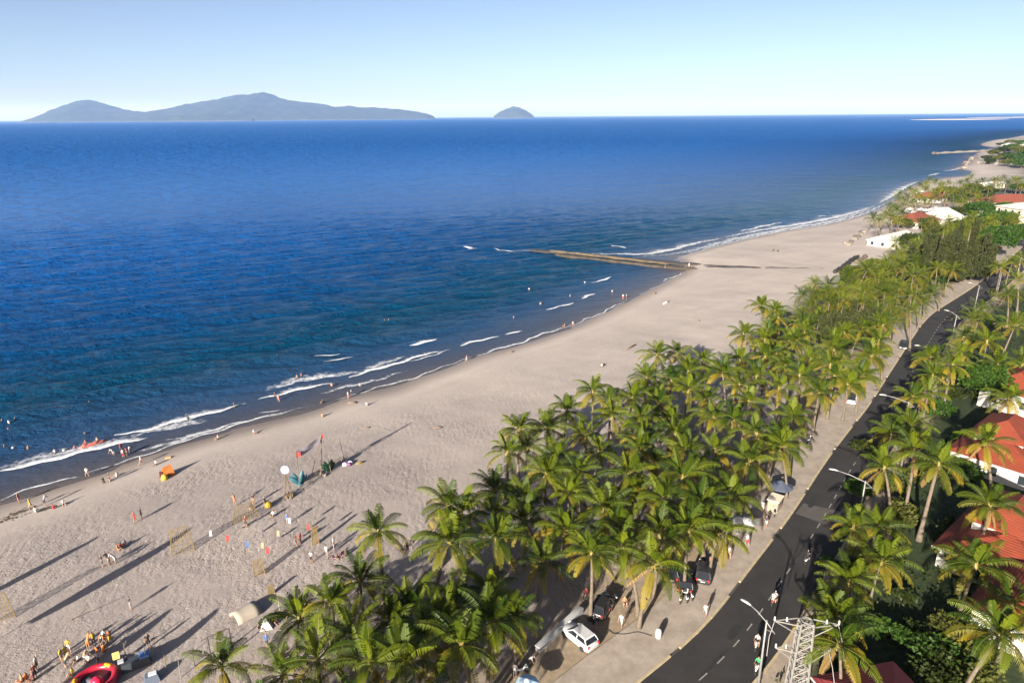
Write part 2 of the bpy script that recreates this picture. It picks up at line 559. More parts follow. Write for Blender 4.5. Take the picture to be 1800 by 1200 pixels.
# ---- road, kerb, pavement
def ribbon(P0, P1, z0, z1, name, mat, parent=None):
    n = len(P0)
    vs = [(p[0], p[1], z0) for p in P0] + [(p[0], p[1], z1) for p in P1]
    fs = [(i, n + i, n + i + 1, i + 1) for i in range(n - 1)]
    return MB().add(vs, fs).build(name, mat, parent)

def asphalt():
    m, n, l, b = new_mat('asphalt')
    geo = n.new('ShaderNodeNewGeometry')
    t = noise(n, l, 0.35, 6, 0.65, geo.outputs['Position']); t2 = noise(n, l, 9.0, 3, 0.6, geo.outputs['Position'])
    r = ramp(n, [(0.3, (0.017, 0.016, 0.0165)), (0.7, (0.038, 0.035, 0.034))])
    l.new(mathn(n, l, 'ADD', mathn(n, l, 'MULTIPLY', t.outputs[0], 0.7), mathn(n, l, 'MULTIPLY', t2.outputs[0], 0.3)), r.inputs[0])
    l.new(r.outputs[0], b.inputs['Base Color']); setin(b, Roughness=0.85)
    b.inputs['Specular IOR Level'].default_value = 0.3
    bp = n.new('ShaderNodeBump'); bp.inputs['Strength'].default_value = 0.4; bp.inputs['Distance'].default_value = 0.02
    l.new(t2.outputs[0], bp.inputs['Height']); l.new(bp.outputs[0], b.inputs['Normal'])
    return m

def paving():
    m, n, l, b = new_mat('paving')
    geo = n.new('ShaderNodeNewGeometry'); P = geo.outputs['Position']
    mp = n.new('ShaderNodeMapping'); mp.inputs['Rotation'].default_value = (0, 0, -0.88)
    l.new(P, mp.inputs['Vector'])
    br = n.new('ShaderNodeTexBrick'); br.inputs['Scale'].default_value = 1.0
    br.inputs['Color1'].default_value = (0.33, 0.28, 0.235, 1); br.inputs['Color2'].default_value = (0.35, 0.296, 0.248, 1); br.inputs['Mortar'].default_value = (0.315, 0.268, 0.224, 1)
    br.inputs['Mortar Size'].default_value = 0.02; br.inputs['Brick Width'].default_value = 0.6; br.inputs['Row Height'].default_value = 0.4
    l.new(mp.outputs[0], br.inputs['Vector'])
    t = noise(n, l, 0.5, 6, 0.7, P)
    c = mixc(n, l, 1.0, br.outputs[0], ramp_out(n, l, t.outputs[0], [(0.3, (0.62, 0.60, 0.58)), (0.7, (1.0, 1.0, 1.0))]), 'MULTIPLY')
    l.new(c, b.inputs['Base Color']); setin(b, Roughness=0.9)
    b.inputs['Specular IOR Level'].default_value = 0.25
    return m
def ramp_out(n, l, src, pts):
    r = ramp(n, pts); l.new(src, r.inputs[0]); return r.outputs[0]

M_asph = asphalt(); M_pave = paving()
M_kerb = simple('kerb_stone', (0.36, 0.29, 0.18), 0.85, 0.2, 2.0)
M_kerbd = simple('kerb_dark', (0.05, 0.045, 0.04), 0.9, 0.2, 2.0)
M_line = simple('road_paint', (0.22, 0.21, 0.19), 0.8, 0.45, 3.0)
road = ribbon(kerb, offset_line(kerb, ROAD_W), ROAD_Z, ROAD_Z, 'road', M_asph)
tag(road, 'dark asphalt coast road with a dashed centre line', kind='structure')
pave = MB()
pz = ROAD_Z + 0.12
_a = offset_line(kerb, -0.20); _b = offset_line(kerb, -0.20 - PAVE_W); n_ = len(kerb)
pave.add([(p[0], p[1], pz) for p in _a] + [(p[0], p[1], pz) for p in _b] + [(p[0], p[1], pz - 0.4) for p in _b],
         [(i, i + 1, n_ + i + 1, n_ + i) for i in range(n_ - 1)] + [(n_ + i, n_ + i + 1, 2 * n_ + i + 1, 2 * n_ + i) for i in range(n_ - 1)])
pavement = pave.build('pavement', M_pave)
tag(pavement, 'worn brown paved promenade between the palm grove and road', kind='structure')
# kerb stones, one by one near the camera
kl = np.concatenate([[0], np.cumsum(np.linalg.norm(np.diff(kerb, axis=0), axis=1))])
def kerb_at(s):
    p = np.array([np.interp(s, kl, kerb[:, 0]), np.interp(s, kl, kerb[:, 1])])
    q = np.array([np.interp(s + 0.3, kl, kerb[:, 0]), np.interp(s + 0.3, kl, kerb[:, 1])])
    t = (q - p) / np.linalg.norm(q - p)
    return p, t
s0 = kl[20]
kerb_root = empty('kerb'); tag(kerb_root, 'pale kerb of long stones with dark drain gaps', kind='structure')
ks_me = MB().box((0, 0, 0), (1.46, 0.24, 0.36), taper=0.97).mesh('kerb_stone', M_kerb)
kd_me = MB().box((0, 0, 0), (1.46, 0.22, 0.20)).mesh('drain_gap', M_kerbd)
s = s0 - 20; i = 0
while s < s0 + 150:
    p, t = kerb_at(s + 0.75)
    nrm = np.array([t[1], -t[0]])
    c = p - nrm * 0.08
    dark = (i % 9 in (3, 4)) and i % 4 != 1
    o = link('drain_gap' if dark else 'kerb_stone', kd_me if dark else ks_me, kerb_root, (c[0], c[1], ROAD_Z + (0.0 if not dark else -0.04) - 0.02), (0, 0, math.atan2(t[1], t[0])))
    s += 1.5; i += 1
sel = kl >= s0 + 150
far_k = kerb[sel]
fk = MB(); A_, B_ = offset_line(far_k, 0.04), offset_line(far_k, -0.20); n_ = len(far_k)
fk.add([(p[0], p[1], ROAD_Z - 0.05) for p in A_] + [(p[0], p[1], ROAD_Z + 0.15) for p in A_] + [(p[0], p[1], ROAD_Z + 0.15) for p in B_],
       [(i, i + 1, n_ + i + 1, n_ + i) for i in range(n_ - 1)] + [(n_ + i, n_ + i + 1, 2 * n_ + i + 1, 2 * n_ + i) for i in range(n_ - 1)])
o = fk.build('kerb_run', M_kerb, kerb_root); tag(o, kind='stuff')
# right verge kerb
RK = offset_line(kerb, ROAD_W)
rk = MB(); A_, B_ = RK, offset_line(kerb, ROAD_W + 0.2); n_ = len(RK)
rk.add([(p[0], p[1], ROAD_Z - 0.05) for p in A_] + [(p[0], p[1], ROAD_Z + 0.13) for p in A_] + [(p[0], p[1], ROAD_Z + 0.13) for p in B_] + [(p[0], p[1], ROAD_Z - 0.1) for p in B_],
       [(k * n_ + i, k * n_ + i + 1, (k + 1) * n_ + i + 1, (k + 1) * n_ + i) for k in range(3) for i in range(n_ - 1)])
tag(rk.build('verge_kerb', M_kerb), 'low kerb along the garden side of the road', kind='structure')
# dashes of the centre line
dash_root = empty('centre_line'); tag(dash_root, 'worn white dashes along the middle of the road', kind='structure')
d_me = MB().add([(-0.65, -0.06, 0), (0.65, -0.06, 0), (0.65, 0.06, 0), (-0.65, 0.06, 0)], [(0, 1, 2, 3)]).mesh('dash', M_line)
s = s0 - 10
while s < s0 + 260:
    p, t = kerb_at(s); nrm = np.array([t[1], -t[0]]); c = p + nrm * ROAD_W * 0.5
    link('dash', d_me, dash_root, (c[0], c[1], ROAD_Z + 0.006), (0, 0, math.atan2(t[1], t[0])))
    s += 2.9
# resurfaced band across the road
p, t = kerb_at(s0 + 0)
def road_pt(px, py, z=ROAD_Z): return np.array(G(px, py, z))
bq = [road_pt(1398, 902), road_pt(1462, 925), road_pt(1480, 899), road_pt(1413, 884)]
MB().add([(q[0], q[1], ROAD_Z + 0.004) for q in bq], [(0, 1, 2, 3)]).build('road_patch', simple('old_asphalt', (0.062, 0.055, 0.050), 0.9, 0.15, 1.0))
tag(bpy.data.objects['road_patch'], 'paler resurfaced band across the asphalt road', kind='structure')

M_tar_shadow = simple('tar_and_cable_shadow', (0.018, 0.017, 0.017), 0.7, 0.3, 2.0)
for k_, (a_, b_, w_, l_, lb_) in enumerate(((1290, 1110, 0.9, 2.6, 'dark tar repair near the nearest street lamp'), (1375, 1035, 1.1, 3.4, 'dark tar repair in the lane by the mast'), (1255, 1165, 0.5, 5.0, 'long thin tar seam at the near kerb side'), (1430, 880, 0.8, 4.0, 'dark tar repair above the resurfaced band'), (1410, 965, 0.35, 7.0, 'cable shadow painted as a thin dark line along the right lane'))):
    x_, y_ = G(a_, b_, ROAD_Z); kk_ = int(np.argmin(((kerb - np.array([x_, y_])) ** 2).sum(1))); t_ = kerb[kk_ + 1] - kerb[kk_]; an_ = math.atan2(t_[1], t_[0])
    rr_ = random.Random(k_); n_ = 14
    vs_ = [(l_ / 2 * math.cos(6.283 * i / n_) * rr_.uniform(0.85, 1.1), w_ / 2 * (1 if math.sin(6.283 * i / n_) > 0 else -1) * abs(math.sin(6.283 * i / n_)) ** 0.5 * rr_.uniform(0.8, 1.1), 0) for i in range(n_)]
    o = MB().add(vs_, [tuple(range(n_))]).build('tar_and_cable_shadow', M_tar_shadow, None, (x_, y_, ROAD_Z + 0.0045 + 0.0004 * k_), (0, 0, an_)); tag(o, lb_, kind='structure')  # tar patches; the right-lane line is a painted cable shadow
# ---- far sandbar and islands
M_bar = simple('far_sand', (0.62, 0.53, 0.47), 0.95, 0.08, 0.01)
bar = MB()
for (x0, x1, yc, w) in ((1600, 1775, 210.8, 1.0), (1700, 1830, 207.2, 0.55), (1780, 1990, 206.0, 0.6)):
    A_, B_ = [], []
    for k in range(25):
        u = x0 + (x1 - x0) * k / 24; e = math.sin(math.pi * k / 24) ** 0.6
        yy = yc - (u - x0) * 0.0078
        A_.append(G(u, yy + w * e + 0.1, 0)); B_.append(G(u, yy - w * e - 0.1, 0))
    C_ = [((a[0] + b[0]) / 2, (a[1] + b[1]) / 2) for a, b in zip(A_, B_)]
    bar.add([(*p, -0.3) for p in A_] + [(*p, 1.5) for p in C_] + [(*p, -0.3) for p in B_],
            [(r * 25 + i, r * 25 + i + 1, (r + 1) * 25 + i + 1, (r + 1) * 25 + i) for r in range(2) for i in range(24)])
tag(bar.build('sandbar', M_bar, smooth=True), 'thin pale sandbar lying low near the horizon', kind='structure')

def island_mat():
    m, n, l, b = new_mat('island_forest')
    geo = n.new('ShaderNodeNewGeometry'); P = geo.outputs['Position']
    t = noise(n, l, 0.004, 8, 0.65, P)
    c = ramp_out(n, l, t.outputs[0], [(0.35, (0.008, 0.016, 0.012)), (0.55, (0.018, 0.028, 0.018)), (0.72, (0.04, 0.042, 0.03))])
    sep = n.new('ShaderNodeSeparateXYZ'); l.new(P, sep.inputs[0])
    shore_m = mathn(n, l, 'LESS_THAN', mathn(n, l, 'ADD', sep.outputs[2], mathn(n, l, 'MULTIPLY', t.outputs[0], 40.0)), 26.0)
    c = mixc(n, l, shore_m, c, (0.14, 0.13, 0.12))
    l.new(c, b.inputs['Base Color']); setin(b, Roughness=1.0); b.inputs['Specular IOR Level'].default_value = 0.1
    return m
M_isl = island_mat()
ISL_Y = 16500.0
def island(name, label, sky_px, yd, depth):
    """ridge line read off the photograph, built as a hill with a near and a far flank"""
    pts = []
    for px, py in sky_px:
        r = ray(px, py); t = yd / r[1]
        pts.append((r[0] * t, CAM_H + r[2] * t))
    xs = np.array([p[0] for p in pts]); zs = np.array([p[1] for p in pts])
    nx = 160; rows = 41
    X = np.linspace(xs[0], xs[-1], nx); Zr = np.interp(X, xs, zs)
    V = np.linspace(-1, 1, rows)
    XX, VV = np.meshgrid(X, V)
    taper = np.sin(np.linspace(0, math.pi, nx)) ** 0.5
    YY = yd + VV * depth * (0.25 + 0.75 * taper)[None, :]
    prof = np.clip(1 - np.abs(VV) ** 1.3, 0, 1)
    rug = 1 + 0.28 * wob(XX, YY, 420.0, 1.0) * np.abs(VV) + 0.16 * wob(XX, YY, 150.0, 2.0) * np.sqrt(np.abs(VV))
    ZZ = np.maximum(Zr, 0)[None, :] * prof * rug + 12 * wob(XX, YY, 95.0, 5.0) * prof * (Zr > 25)[None, :] - 6
    ZZ[0, :] = -8; ZZ[-1, :] = -8
    o = link(name, grid_mesh(name, XX, YY, ZZ, {}, M_isl))
    tag(o, label, kind='structure')
island('island_hills', 'long hazy blue mountainous island on the horizon', [(64, 208.5), (80, 203), (100, 194), (122, 184), (138, 177.5), (152, 175), (165, 177), (185, 184), (205, 191), (235, 195), (262, 197.5), (285, 193), (303, 189), (330, 184), (352, 178.5), (375, 176), (392, 173.5), (405, 169), (420, 165.5), (436, 166.5), (452, 164.5), (464, 161.5), (476, 165.5), (490, 172), (505, 176), (530, 179), (556, 181), (570, 183.5), (590, 188), (615, 186), (630, 188.5), (660, 189), (700, 192), (725, 195), (750, 199.5), (762, 204.5)], ISL_Y, 2200.0)
island('island_hill', 'small hazy blue dome island right of the long island', [(868, 203.5), (880, 196), (890, 190.5), (903, 187), (912, 188.5), (924, 194), (938, 203)], ISL_Y + 900, 700.0)
island('island_headland', 'low dark headland at the foot of the long island', [(262, 207.5), (300, 203.5), (340, 201.5), (380, 201), (420, 203), (445, 206.5)], ISL_Y - 2600, 350.0)

# ---- air
hz = MB().box((0, 22000, 345), (70000, 48000, 720)).mesh('haze', [])
haze = link('haze', hz)
tag(haze, 'thin blue sea haze softening the far islands', kind='stuff')
hm = bpy.data.materials.new('sea_haze'); hm.use_nodes = True
hm.node_tree.nodes.clear()
ho = hm.node_tree.nodes.new('ShaderNodeOutputMaterial'); hv = hm.node_tree.nodes.new('ShaderNodeVolumePrincipled')
hv.inputs['Color'].default_value = (0.30, 0.48, 1.0, 1); hv.inputs['Absorption Color'].default_value = (1, 1, 1, 1); hv.inputs['Density'].default_value = 3.6e-5; hv.inputs['Anisotropy'].default_value = 0.0
hm.node_tree.links.new(hv.outputs[0], ho.inputs['Volume'])
hz.materials.append(hm)
# ================================================================ trees and plants
def leaf_mat(name, lo, hi, rough=0.55, trans=0.2, spread=0.35):
    """leaf colour that differs from plant to plant and frond to frond"""
    m, n, l, b = new_mat(name)
    oi = n.new('ShaderNodeObjectInfo')
    geo = n.new('ShaderNodeNewGeometry')
    t = noise(n, l, 0.9, 3, 0.6, geo.outputs['Position'])
    f = mathn(n, l, 'ADD', mathn(n, l, 'MULTIPLY', oi.outputs['Random'], 1 - spread), mathn(n, l, 'MULTIPLY', t.outputs[0], spread))
    c = ramp_out(n, l, f, [(0.1, lo), (0.9, hi)])
    l.new(c, b.inputs['Base Color'])
    setin(b, Roughness=rough)
    b.inputs['Specular IOR Level'].default_value = 0.14
    tr = n.new('ShaderNodeBsdfTranslucent'); l.new(c, tr.inputs['Color'])
    mx = n.new('ShaderNodeMixShader'); mx.inputs[0].default_value = trans
    l.new(b.outputs[0], mx.inputs[1]); l.new(tr.outputs[0], mx.inputs[2])
    out = [x for x in n if x.type == 'OUTPUT_MATERIAL'][0]
    l.new(mx.outputs[0], out.inputs['Surface'])
    return m
M_fr = leaf_mat('frond_green', (0.011, 0.032, 0.0025), (0.100, 0.124, 0.005))
M_fy = leaf_mat('frond_yellow', (0.055, 0.075, 0.006), (0.23, 0.165, 0.014))
M_fb = leaf_mat('frond_dry', (0.12, 0.075, 0.028), (0.26, 0.165, 0.065), 0.8, 0.2)
M_rach = leaf_mat('rachis', (0.05, 0.065, 0.010), (0.12, 0.11, 0.02), 0.5, 0.0)
M_trunk = simple('palm_trunk', (0.12, 0.095, 0.072), 0.95, 0.3, 4.0, spec=0.15, bump=0.6)
M_bark = simple('tree_bark', (0.12, 0.09, 0.065), 0.95, 0.3, 4.0, spec=0.15, bump=0.6)
M_coco = simple('coconut', (0.22, 0.17, 0.05), 0.6, 0.3, 6.0)

FROND = [(82, 28, 2.9, 0), (66, 58, 3.7, 0), (50, 78, 4.1, 0), (34, 88, 4.3, 0), (18, 84, 4.3, 0), (0, 74, 4.1, 1), (-24, 52, 3.8, 1), (-52, 26, 3.3, 2)]
def frond_mb(cls, seed, mb=None, M=None, pairs=27, rachis=True):
    e0, droop, L, kind = FROND[cls]
    r = random.Random(seed * 31 + cls)
    L *= r.uniform(0.9, 1.1); droop *= r.uniform(0.8, 1.2)
    mb = mb or MB()
    nseg = 9
    pts, dirs = [], []
    p = Vector((0.10, 0, 0)); side = r.uniform(-0.12, 0.12)
    for i in range(nseg + 1):
        t = i / nseg
        a = math.radians(e0 - droop * t ** 1.5)
        d = Vector((math.cos(a), side * t, math.sin(a))).normalized()
        pts.append(p.copy()); dirs.append(d)
        p = p + d * (L / nseg)
    tw = r.uniform(-0.35, 0.35)
    def at(t):
        x = min(max(t, 0), 0.9999) * nseg; i = int(x); f = x - i
        return pts[i].lerp(pts[i + 1], f), dirs[i].lerp(dirs[min(i + 1, nseg)], f).normalized()
    T = (lambda v: M @ v) if M is not None else (lambda v: v)
    base_mi = {0: 0, 1: 1, 2: 2}[kind]
    for k in range(pairs):
        t = 0.16 + 0.84 * (k + 0.5) / pairs
        q, d = at(t)
        sidev = d.cross(Vector((0, 0, 1)))
        if sidev.length < 0.2: sidev = Vector((0, 1, 0))
        sidev.normalize()
        upv = sidev.cross(d)
        ang = tw * (t - 0.4)
        s2 = sidev * math.cos(ang) + upv * math.sin(ang); u2 = upv * math.cos(ang) - sidev * math.sin(ang)
        ll = 0.92 * math.sin(math.pi * (0.13 + 0.80 * t)) ** 0.75 * r.uniform(0.85, 1.12)
        if kind == 2: ll *= 0.7
        w = 0.074
        for sg in (-1, 1):
            if r.random() < 0.05: continue
            dn = r.uniform(0.45, 1.15) if kind < 2 else r.uniform(0.8, 1.4)
            tip = q + (s2 * sg * 0.80 + d * 0.50 - u2 * dn * 0.55 - Vector((0, 0, 0.22))).normalized() * ll
            mid = q + (s2 * sg * 0.86 + d * 0.42 + u2 * 0.06).normalized() * ll * 0.5
            a1 = q - d * w * 0.55; a2 = q + d * w * 0.55
            m1 = mid - d * w * 0.6; m2 = mid + d * w * 0.6
            mb.add([T(a1), T(a2), T(m2), T(tip), T(m1)], [(0, 1, 2, 4), (4, 2, 3)], base_mi)
    if rachis:
        n = 4
        pp = [T(pts[i]) for i in range(0, nseg + 1)]
        mb.tube(pp, [0.055 * (1 - 0.85 * i / nseg) + 0.006 for i in range(nseg + 1)], 3, 3, caps=False)
    return mb
FMATS = [M_fr, M_fy, M_fb, M_rach]
frond_me = {}
for c_ in range(8):
    for s_ in range(3):
        frond_me[(c_, s_)] = frond_mb(c_, s_).mesh('frond', FMATS)

def trunk_mesh(lean, h, seed):
    r = random.Random(seed)
    pts, rad = [], []
    for i in range(9):
        t = i / 8
        x = lean * (t ** 1.6); y = 0.10 * math.sin(t * 3.1 + seed)
        pts.append((x, y, h * t - 0.25 * (1 - t))); rad.append(0.19 * (1 - 0.45 * t) + (0.12 * (1 - t * 5) if t < 0.2 else 0))
    mb = MB().tube(pts, rad, 8)
    me = mb.mesh('trunk', M_trunk, True)
    return me, Vector(pts[-1])
TRUNKS = [trunk_mesh(l_, 7.0, k) for k, l_ in enumerate((0.1, 0.5, 1.0, 1.6, 0.3))]
# a cluster of young nuts and the sheath at the heart of a crown
hm_ = MB().lathe([(0.02, -0.55), (0.20, -0.40), (0.24, 0.0), (0.12, 0.45), (0.02, 0.7)], 7)
HEART = hm_.mesh('crown_heart', leaf_mat('sheath', (0.16, 0.13, 0.04), (0.26, 0.2, 0.07), 0.8, 0.0), True)
cm_ = MB()
for k in range(6):
    a = k * 1.05; cm_.lathe([(0.01, -0.13), (0.10, -0.07), (0.115, 0.02), (0.06, 0.12), (0.01, 0.14)], 6, (0.30 * math.cos(a), 0.30 * math.sin(a), -0.38 - 0.07 * (k % 3)))
NUTS = cm_.mesh('coconut_bunch', M_coco, True)

def crown_plan(r, n=22, old=0.5):
    plan = []
    for k in range(n):
        q = k / (n - 1)
        q = min(max(q ** 0.9 + r.uniform(-0.05, 0.05), 0), 1)
        cls = int(min(7, q * 7.2 * (0.86 + 0.20 * old)))
        plan.append((cls, k * 2.39996 + r.uniform(-0.3, 0.3)))
    return plan

far_crowns = []
for v in range(7):
    r = random.Random(900 + v); mb = MB()
    for cls, az in crown_plan(r, 18, r.random()):
        Mx = Matrix.Rotation(az, 3, 'Z') @ Euler((r.uniform(-.1, .1), r.uniform(-.12, .12), 0)).to_matrix()
        frond_mb(cls, v * 7 + cls, mb, Mx, pairs=16, rachis=True)
    far_crowns.append(mb.mesh('crown', FMATS))

PALMS = []          # (root, px, py, x, y, near)
def palm(px, py, hc=None, size=None, old=None, lean=None, far=None, group='coconut palms of the beach grove'):
    r = random.Random(int(px * 131 + py * 17))
    hc = hc if hc is not None else r.uniform(5.8, 9.0)
    size = size if size is not None else r.uniform(0.82, 1.08)
    old = old if old is not None else r.random()
    tx, ty = G(px, py, ROAD_Z + hc)
    base_z = gz(tx, ty)
    dist = math.hypot(tx, ty)
    far = dist > 165 if far is None else far
    tm, top = TRUNKS[r.randrange(len(TRUNKS))] if lean is None else TRUNKS[lean]
    sc = hc / 7.0
    rz = r.uniform(0, 6.283)
    off = Matrix.Rotation(rz, 3, 'Z') @ Vector((top.x * 1.0, top.y, 0)) * sc
    bx, by = tx - off.x, ty - off.y
    bz = gz(bx, by)
    root = empty('coconut_palm', (bx, by, bz), rz)
    link('trunk', tm, root, scale=sc)
    tp = Vector((top.x * sc, top.y * sc, top.z * sc - 0.1))
    if far:
        link('crown', far_crowns[r.randrange(len(far_crowns))], root, tp, (0, 0, r.uniform(0, 6.28)), size)
    else:
        link('crown_heart', HEART, root, tp, scale=size)
        if r.random() < 0.6: link('coconut_bunch', NUTS, root, tp, (0, 0, r.uniform(0, 6)), size)
        a0 = r.uniform(0, 6.28); wl_ = r.uniform(0.0, 0.22)
        for cls, az in crown_plan(r, r.choice((16, 18, 19, 21, 22)), old):
            link('frond', frond_me[(cls, r.randrange(3))], root, tp, (Matrix.Rotation(wl_, 3, Vector((-math.sin(0.5 - rz), math.cos(0.5 - rz), 0))) @ Euler((r.uniform(-.12, .12), r.uniform(-.14, .14), a0 + az)).to_matrix()).to_euler(), size * r.uniform(0.86, 1.10))
    tag(root, None, 'palm', group)
    PALMS.append([root, px, py, bx, by, dist])
    return root

GROVE = [(665, 932, 9.5), (632, 1017), (580, 1055), (525, 1085, 5.0), (388, 1168, 6.0), (497, 1180, 5.5), (557, 1155), (620, 1112), (687, 1087), (724, 1066), (745, 1118), (650, 1165),
 (712, 1160), (790, 950, 8.8), (872, 945, 8.2), (812, 1132, 8.5), (862, 1092), (902, 1085, 7.2), (775, 1085), (955, 985, 6.0), (1040, 972, 8.2), (1097, 962), (1150, 992, 7.8), (857, 1035, 5.5), (800, 1055, 5.5),
 (920, 912), (992, 930), (1095, 922), (1160, 935), (1210, 930), (1264, 935, 6.5),
 (892, 792, 8.2), (912, 752, 7.8), (928, 785), (962, 752), (997, 722), (1042, 687, 8.4), (1072, 699), (1112, 697), (1142, 692), (787, 885, 8.8), (810, 897), (868, 905), (922, 875), (870, 860),
 (980, 805), (1017, 827), (1052, 790), (1077, 729), (1107, 830), (1127, 788), (1062, 890), (1025, 762), (1125, 734), (1177, 737), (960, 830), (1000, 865),
 (1212, 682, 8.0), (1290, 737, 8.6), (1317, 810, 8.6), (1316, 705), (1392, 732, 8.0), (1370, 682), (1467, 660), (1440, 690), (1257, 790), (1200, 838), (1132, 767), (1187, 760), (1157, 708), (1284, 872),
 (1372, 786, 7.2), (1255, 732), (1300, 675), (1235, 828), (1362, 768), (1150, 812), (1330, 660), (1240, 700), (1205, 790), (1330, 760), (1165, 875), (1232, 885), (1110, 868),
 (1337, 537, 8), (1307, 587), (1155, 622, 8), (1190, 620), (1237, 634), (1137, 662), (1210, 652), (1362, 545), (1400, 597), (1345, 595), (1300, 632), (1380, 642), (1460, 642), (1425, 630), (1270, 655), (1345, 625), (1405, 660), (1180, 665),
 (1432, 497), (1455, 502), (1500, 487), (1526, 472), (1557, 459), (1590, 467), (1545, 489), (1580, 507), (1602, 520), (1655, 500), (1637, 517), (1675, 474), (1476, 512), (1482, 527), (1425, 540), (1512, 517), (1440, 560),
 (1552, 570), (1600, 548), (1576, 560), (1532, 625), (1387, 600), (1365, 617), (1515, 660), (1490, 676), (1545, 600), (1620, 535), (1565, 535), (1540, 550), (1620, 500), (1605, 485), (1555, 515), (1410, 520)]
SIDE = [(1772, 517), (1790, 492), (1785, 572, 8.0), (1712, 562), (1695, 592), (1675, 642, 8.6), (1637, 628), (1690, 620), (1605, 697, 8), (1632, 690), (1555, 822, 8.8), (1650, 815, 10.5), (1732, 778, 9.0), (1740, 887, 8.0), (1567, 762, 6), (1608, 790, 9.0),
 (1500, 925, 6.2), (1545, 925, 6.5), (1492, 1020, 7), (1465, 1085, 6.8), (1475, 1130, 7), (1715, 992, 7.6), (1758, 1115, 8.2), (1780, 1062, 6.6), (1550, 985, 5.5), (1725, 545), (1760, 470), (1798, 640, 6.5), (1795, 455), (1735, 600, 7), (1640, 660, 6.5), (1600, 750, 6.5), (1775, 700, 7.5), (1755, 640, 7.5)]
FARP = [(1535, 382), (1582, 337), (1600, 329), (1635, 313), (1667, 321), (1707, 312), (1727, 318), (1765, 312), (1682, 350), (1576, 368), (1622, 348), (1575, 427), (1660, 335), (1695, 330), (1615, 340), (1590, 350), (1748, 320), (1790, 318), (1640, 340), (1700, 352), (1564, 358), (1570, 383), (1655, 322), (1715, 338), (1606, 356), (1780, 462),
 (1545, 388), (1556, 378), (1565, 372), (1588, 358), (1596, 343), (1608, 334), (1618, 322), (1628, 330), (1645, 318), (1655, 328), (1676, 334), (1688, 322), (1700, 320), (1612, 345), (1625, 355), (1635, 352), (1645, 346), (1672, 345), (1690, 343), (1705, 330), (1716, 322), (1738, 330), (1755, 328), (1772, 322), (1783, 316), (1796, 326), (1586, 375), (1578, 390), (1640, 385), (1620, 392), (1668, 390), (1752, 316), (1720, 350), (1740, 345), (1580, 346), (1572, 362), (1690, 358), (1742, 357), (1628, 322), (1662, 350)]
for t_ in GROVE: palm(*t_)
for t_ in [(300, 1330), (380, 1300), (450, 1280), (520, 1265, 8.5), (590, 1270), (650, 1262, 8.5), (720, 1275), (560, 1340), (680, 1340), (430, 1360), (240, 1390)]: palm(*t_)
for t_ in SIDE: palm(*t_, group='coconut palms of the gardens across the road')
for t_ in FARP: palm(*t_, far=True, group='palms of the far beach resort')

CAS = [G(a_, b_, ROAD_Z + z_) for a_, b_, z_ in ((1655, 432, 10), (1700, 428, 10), (1478, 562, 7), (1516, 552, 7), (1632, 445, 8), (1715, 455, 7), (1660, 470, 3), (1690, 470, 3), (1490, 585, 3))]
fr_ = random.Random(21)
taken = [(p_[3], p_[4]) for p_ in PALMS]
for s_ in range(900):
    st_ = fr_.uniform(95, 330); lat = fr_.uniform(-24, -6.2)
    kp, kt = kerb_at(s0 + st_); nx_, ny_ = kt[1], -kt[0]
    fx, fy = kp[0] + nx_ * lat, kp[1] + ny_ * lat
    if gsample(3, fx, fy) < 34 or fy > 300: continue
    if min((fx - a_) ** 2 + (fy - b_) ** 2 for a_, b_ in taken) < 4.6 ** 2: continue
    if min(math.hypot(fx - a_, fy - b_) for a_, b_ in CAS) < 6.5: continue
    taken.append((fx, fy))
    # survey pixel of its crown
    zc = ROAD_Z + 7.2
    vx, vy, vz = fx, fy, zc - CAM_H
    cx = vx * _right.x + vy * _right.y + vz * _right.z; cy = vx * _up.x + vy * _up.y + vz * _up.z; cz = vx * _f.x + vy * _f.y + vz * _f.z
    palm(900 + FPX * cx / cz, 600 - FPX * cy / cz)
# ---- leafy trees and shrubs
def foliage_mesh(name, blobs, mat, n, leaf, seed, feather=False):
    """many small leaf faces spread through the clumps of a crown"""
    r = np.random.default_rng(seed)
    vol = np.array([b[3] ** 2 for b in blobs]); vol /= vol.sum()
    pick = r.choice(len(blobs), n, p=vol)
    B = np.array([(b[0], b[1], b[2], b[3], b[4] if len(b) > 4 else b[3]) for b in blobs])[pick]
    d = r.normal(size=(n, 3)); d /= np.linalg.norm(d, axis=1)[:, None]
    rad = r.random(n) ** 0.28
    lump = 1 + 0.25 * np.sin(d[:, 0] * 5 + pick) * np.cos(d[:, 1] * 4 + d[:, 2] * 5)
    C = B[:, :3] + d * (rad * lump)[:, None] * np.stack([B[:, 3], B[:, 3], B[:, 4]], 1)
    a = r.normal(size=(n, 3)) * 0.6 + d * 0.7
    if feather: a = d * 0.5 + np.array([0, 0, 0.9]) + r.normal(size=(n, 3)) * 0.35
    a /= np.linalg.norm(a, axis=1)[:, None]
    b = np.cross(a, r.normal(size=(n, 3))); b /= np.linalg.norm(b, axis=1)[:, None]
    s = leaf * r.uniform(0.6, 1.3, n)[:, None]
    wd = 0.30 if feather else 0.42
    V = np.stack([C - a * s * 0.5, C + b * s * wd, C + a * s * 0.6, C - b * s * wd], 1).reshape(-1, 3)
    me = bpy.data.meshes.new(name)
    me.vertices.add(len(V)); me.vertices.foreach_set('co', V.astype(np.float32).ravel())
    me.loops.add(n * 4); me.loops.foreach_set('vertex_index', np.arange(n * 4, dtype=np.int32))
    me.polygons.add(n); me.polygons.foreach_set('loop_start', np.arange(0, n * 4, 4, dtype=np.int32))
    me.update(calc_edges=True)
    me.materials.append(mat)
    return me
M_cas = leaf_mat('casuarina', (0.020, 0.027, 0.008), (0.050, 0.055, 0.016), 0.7, 0.25, 0.8)
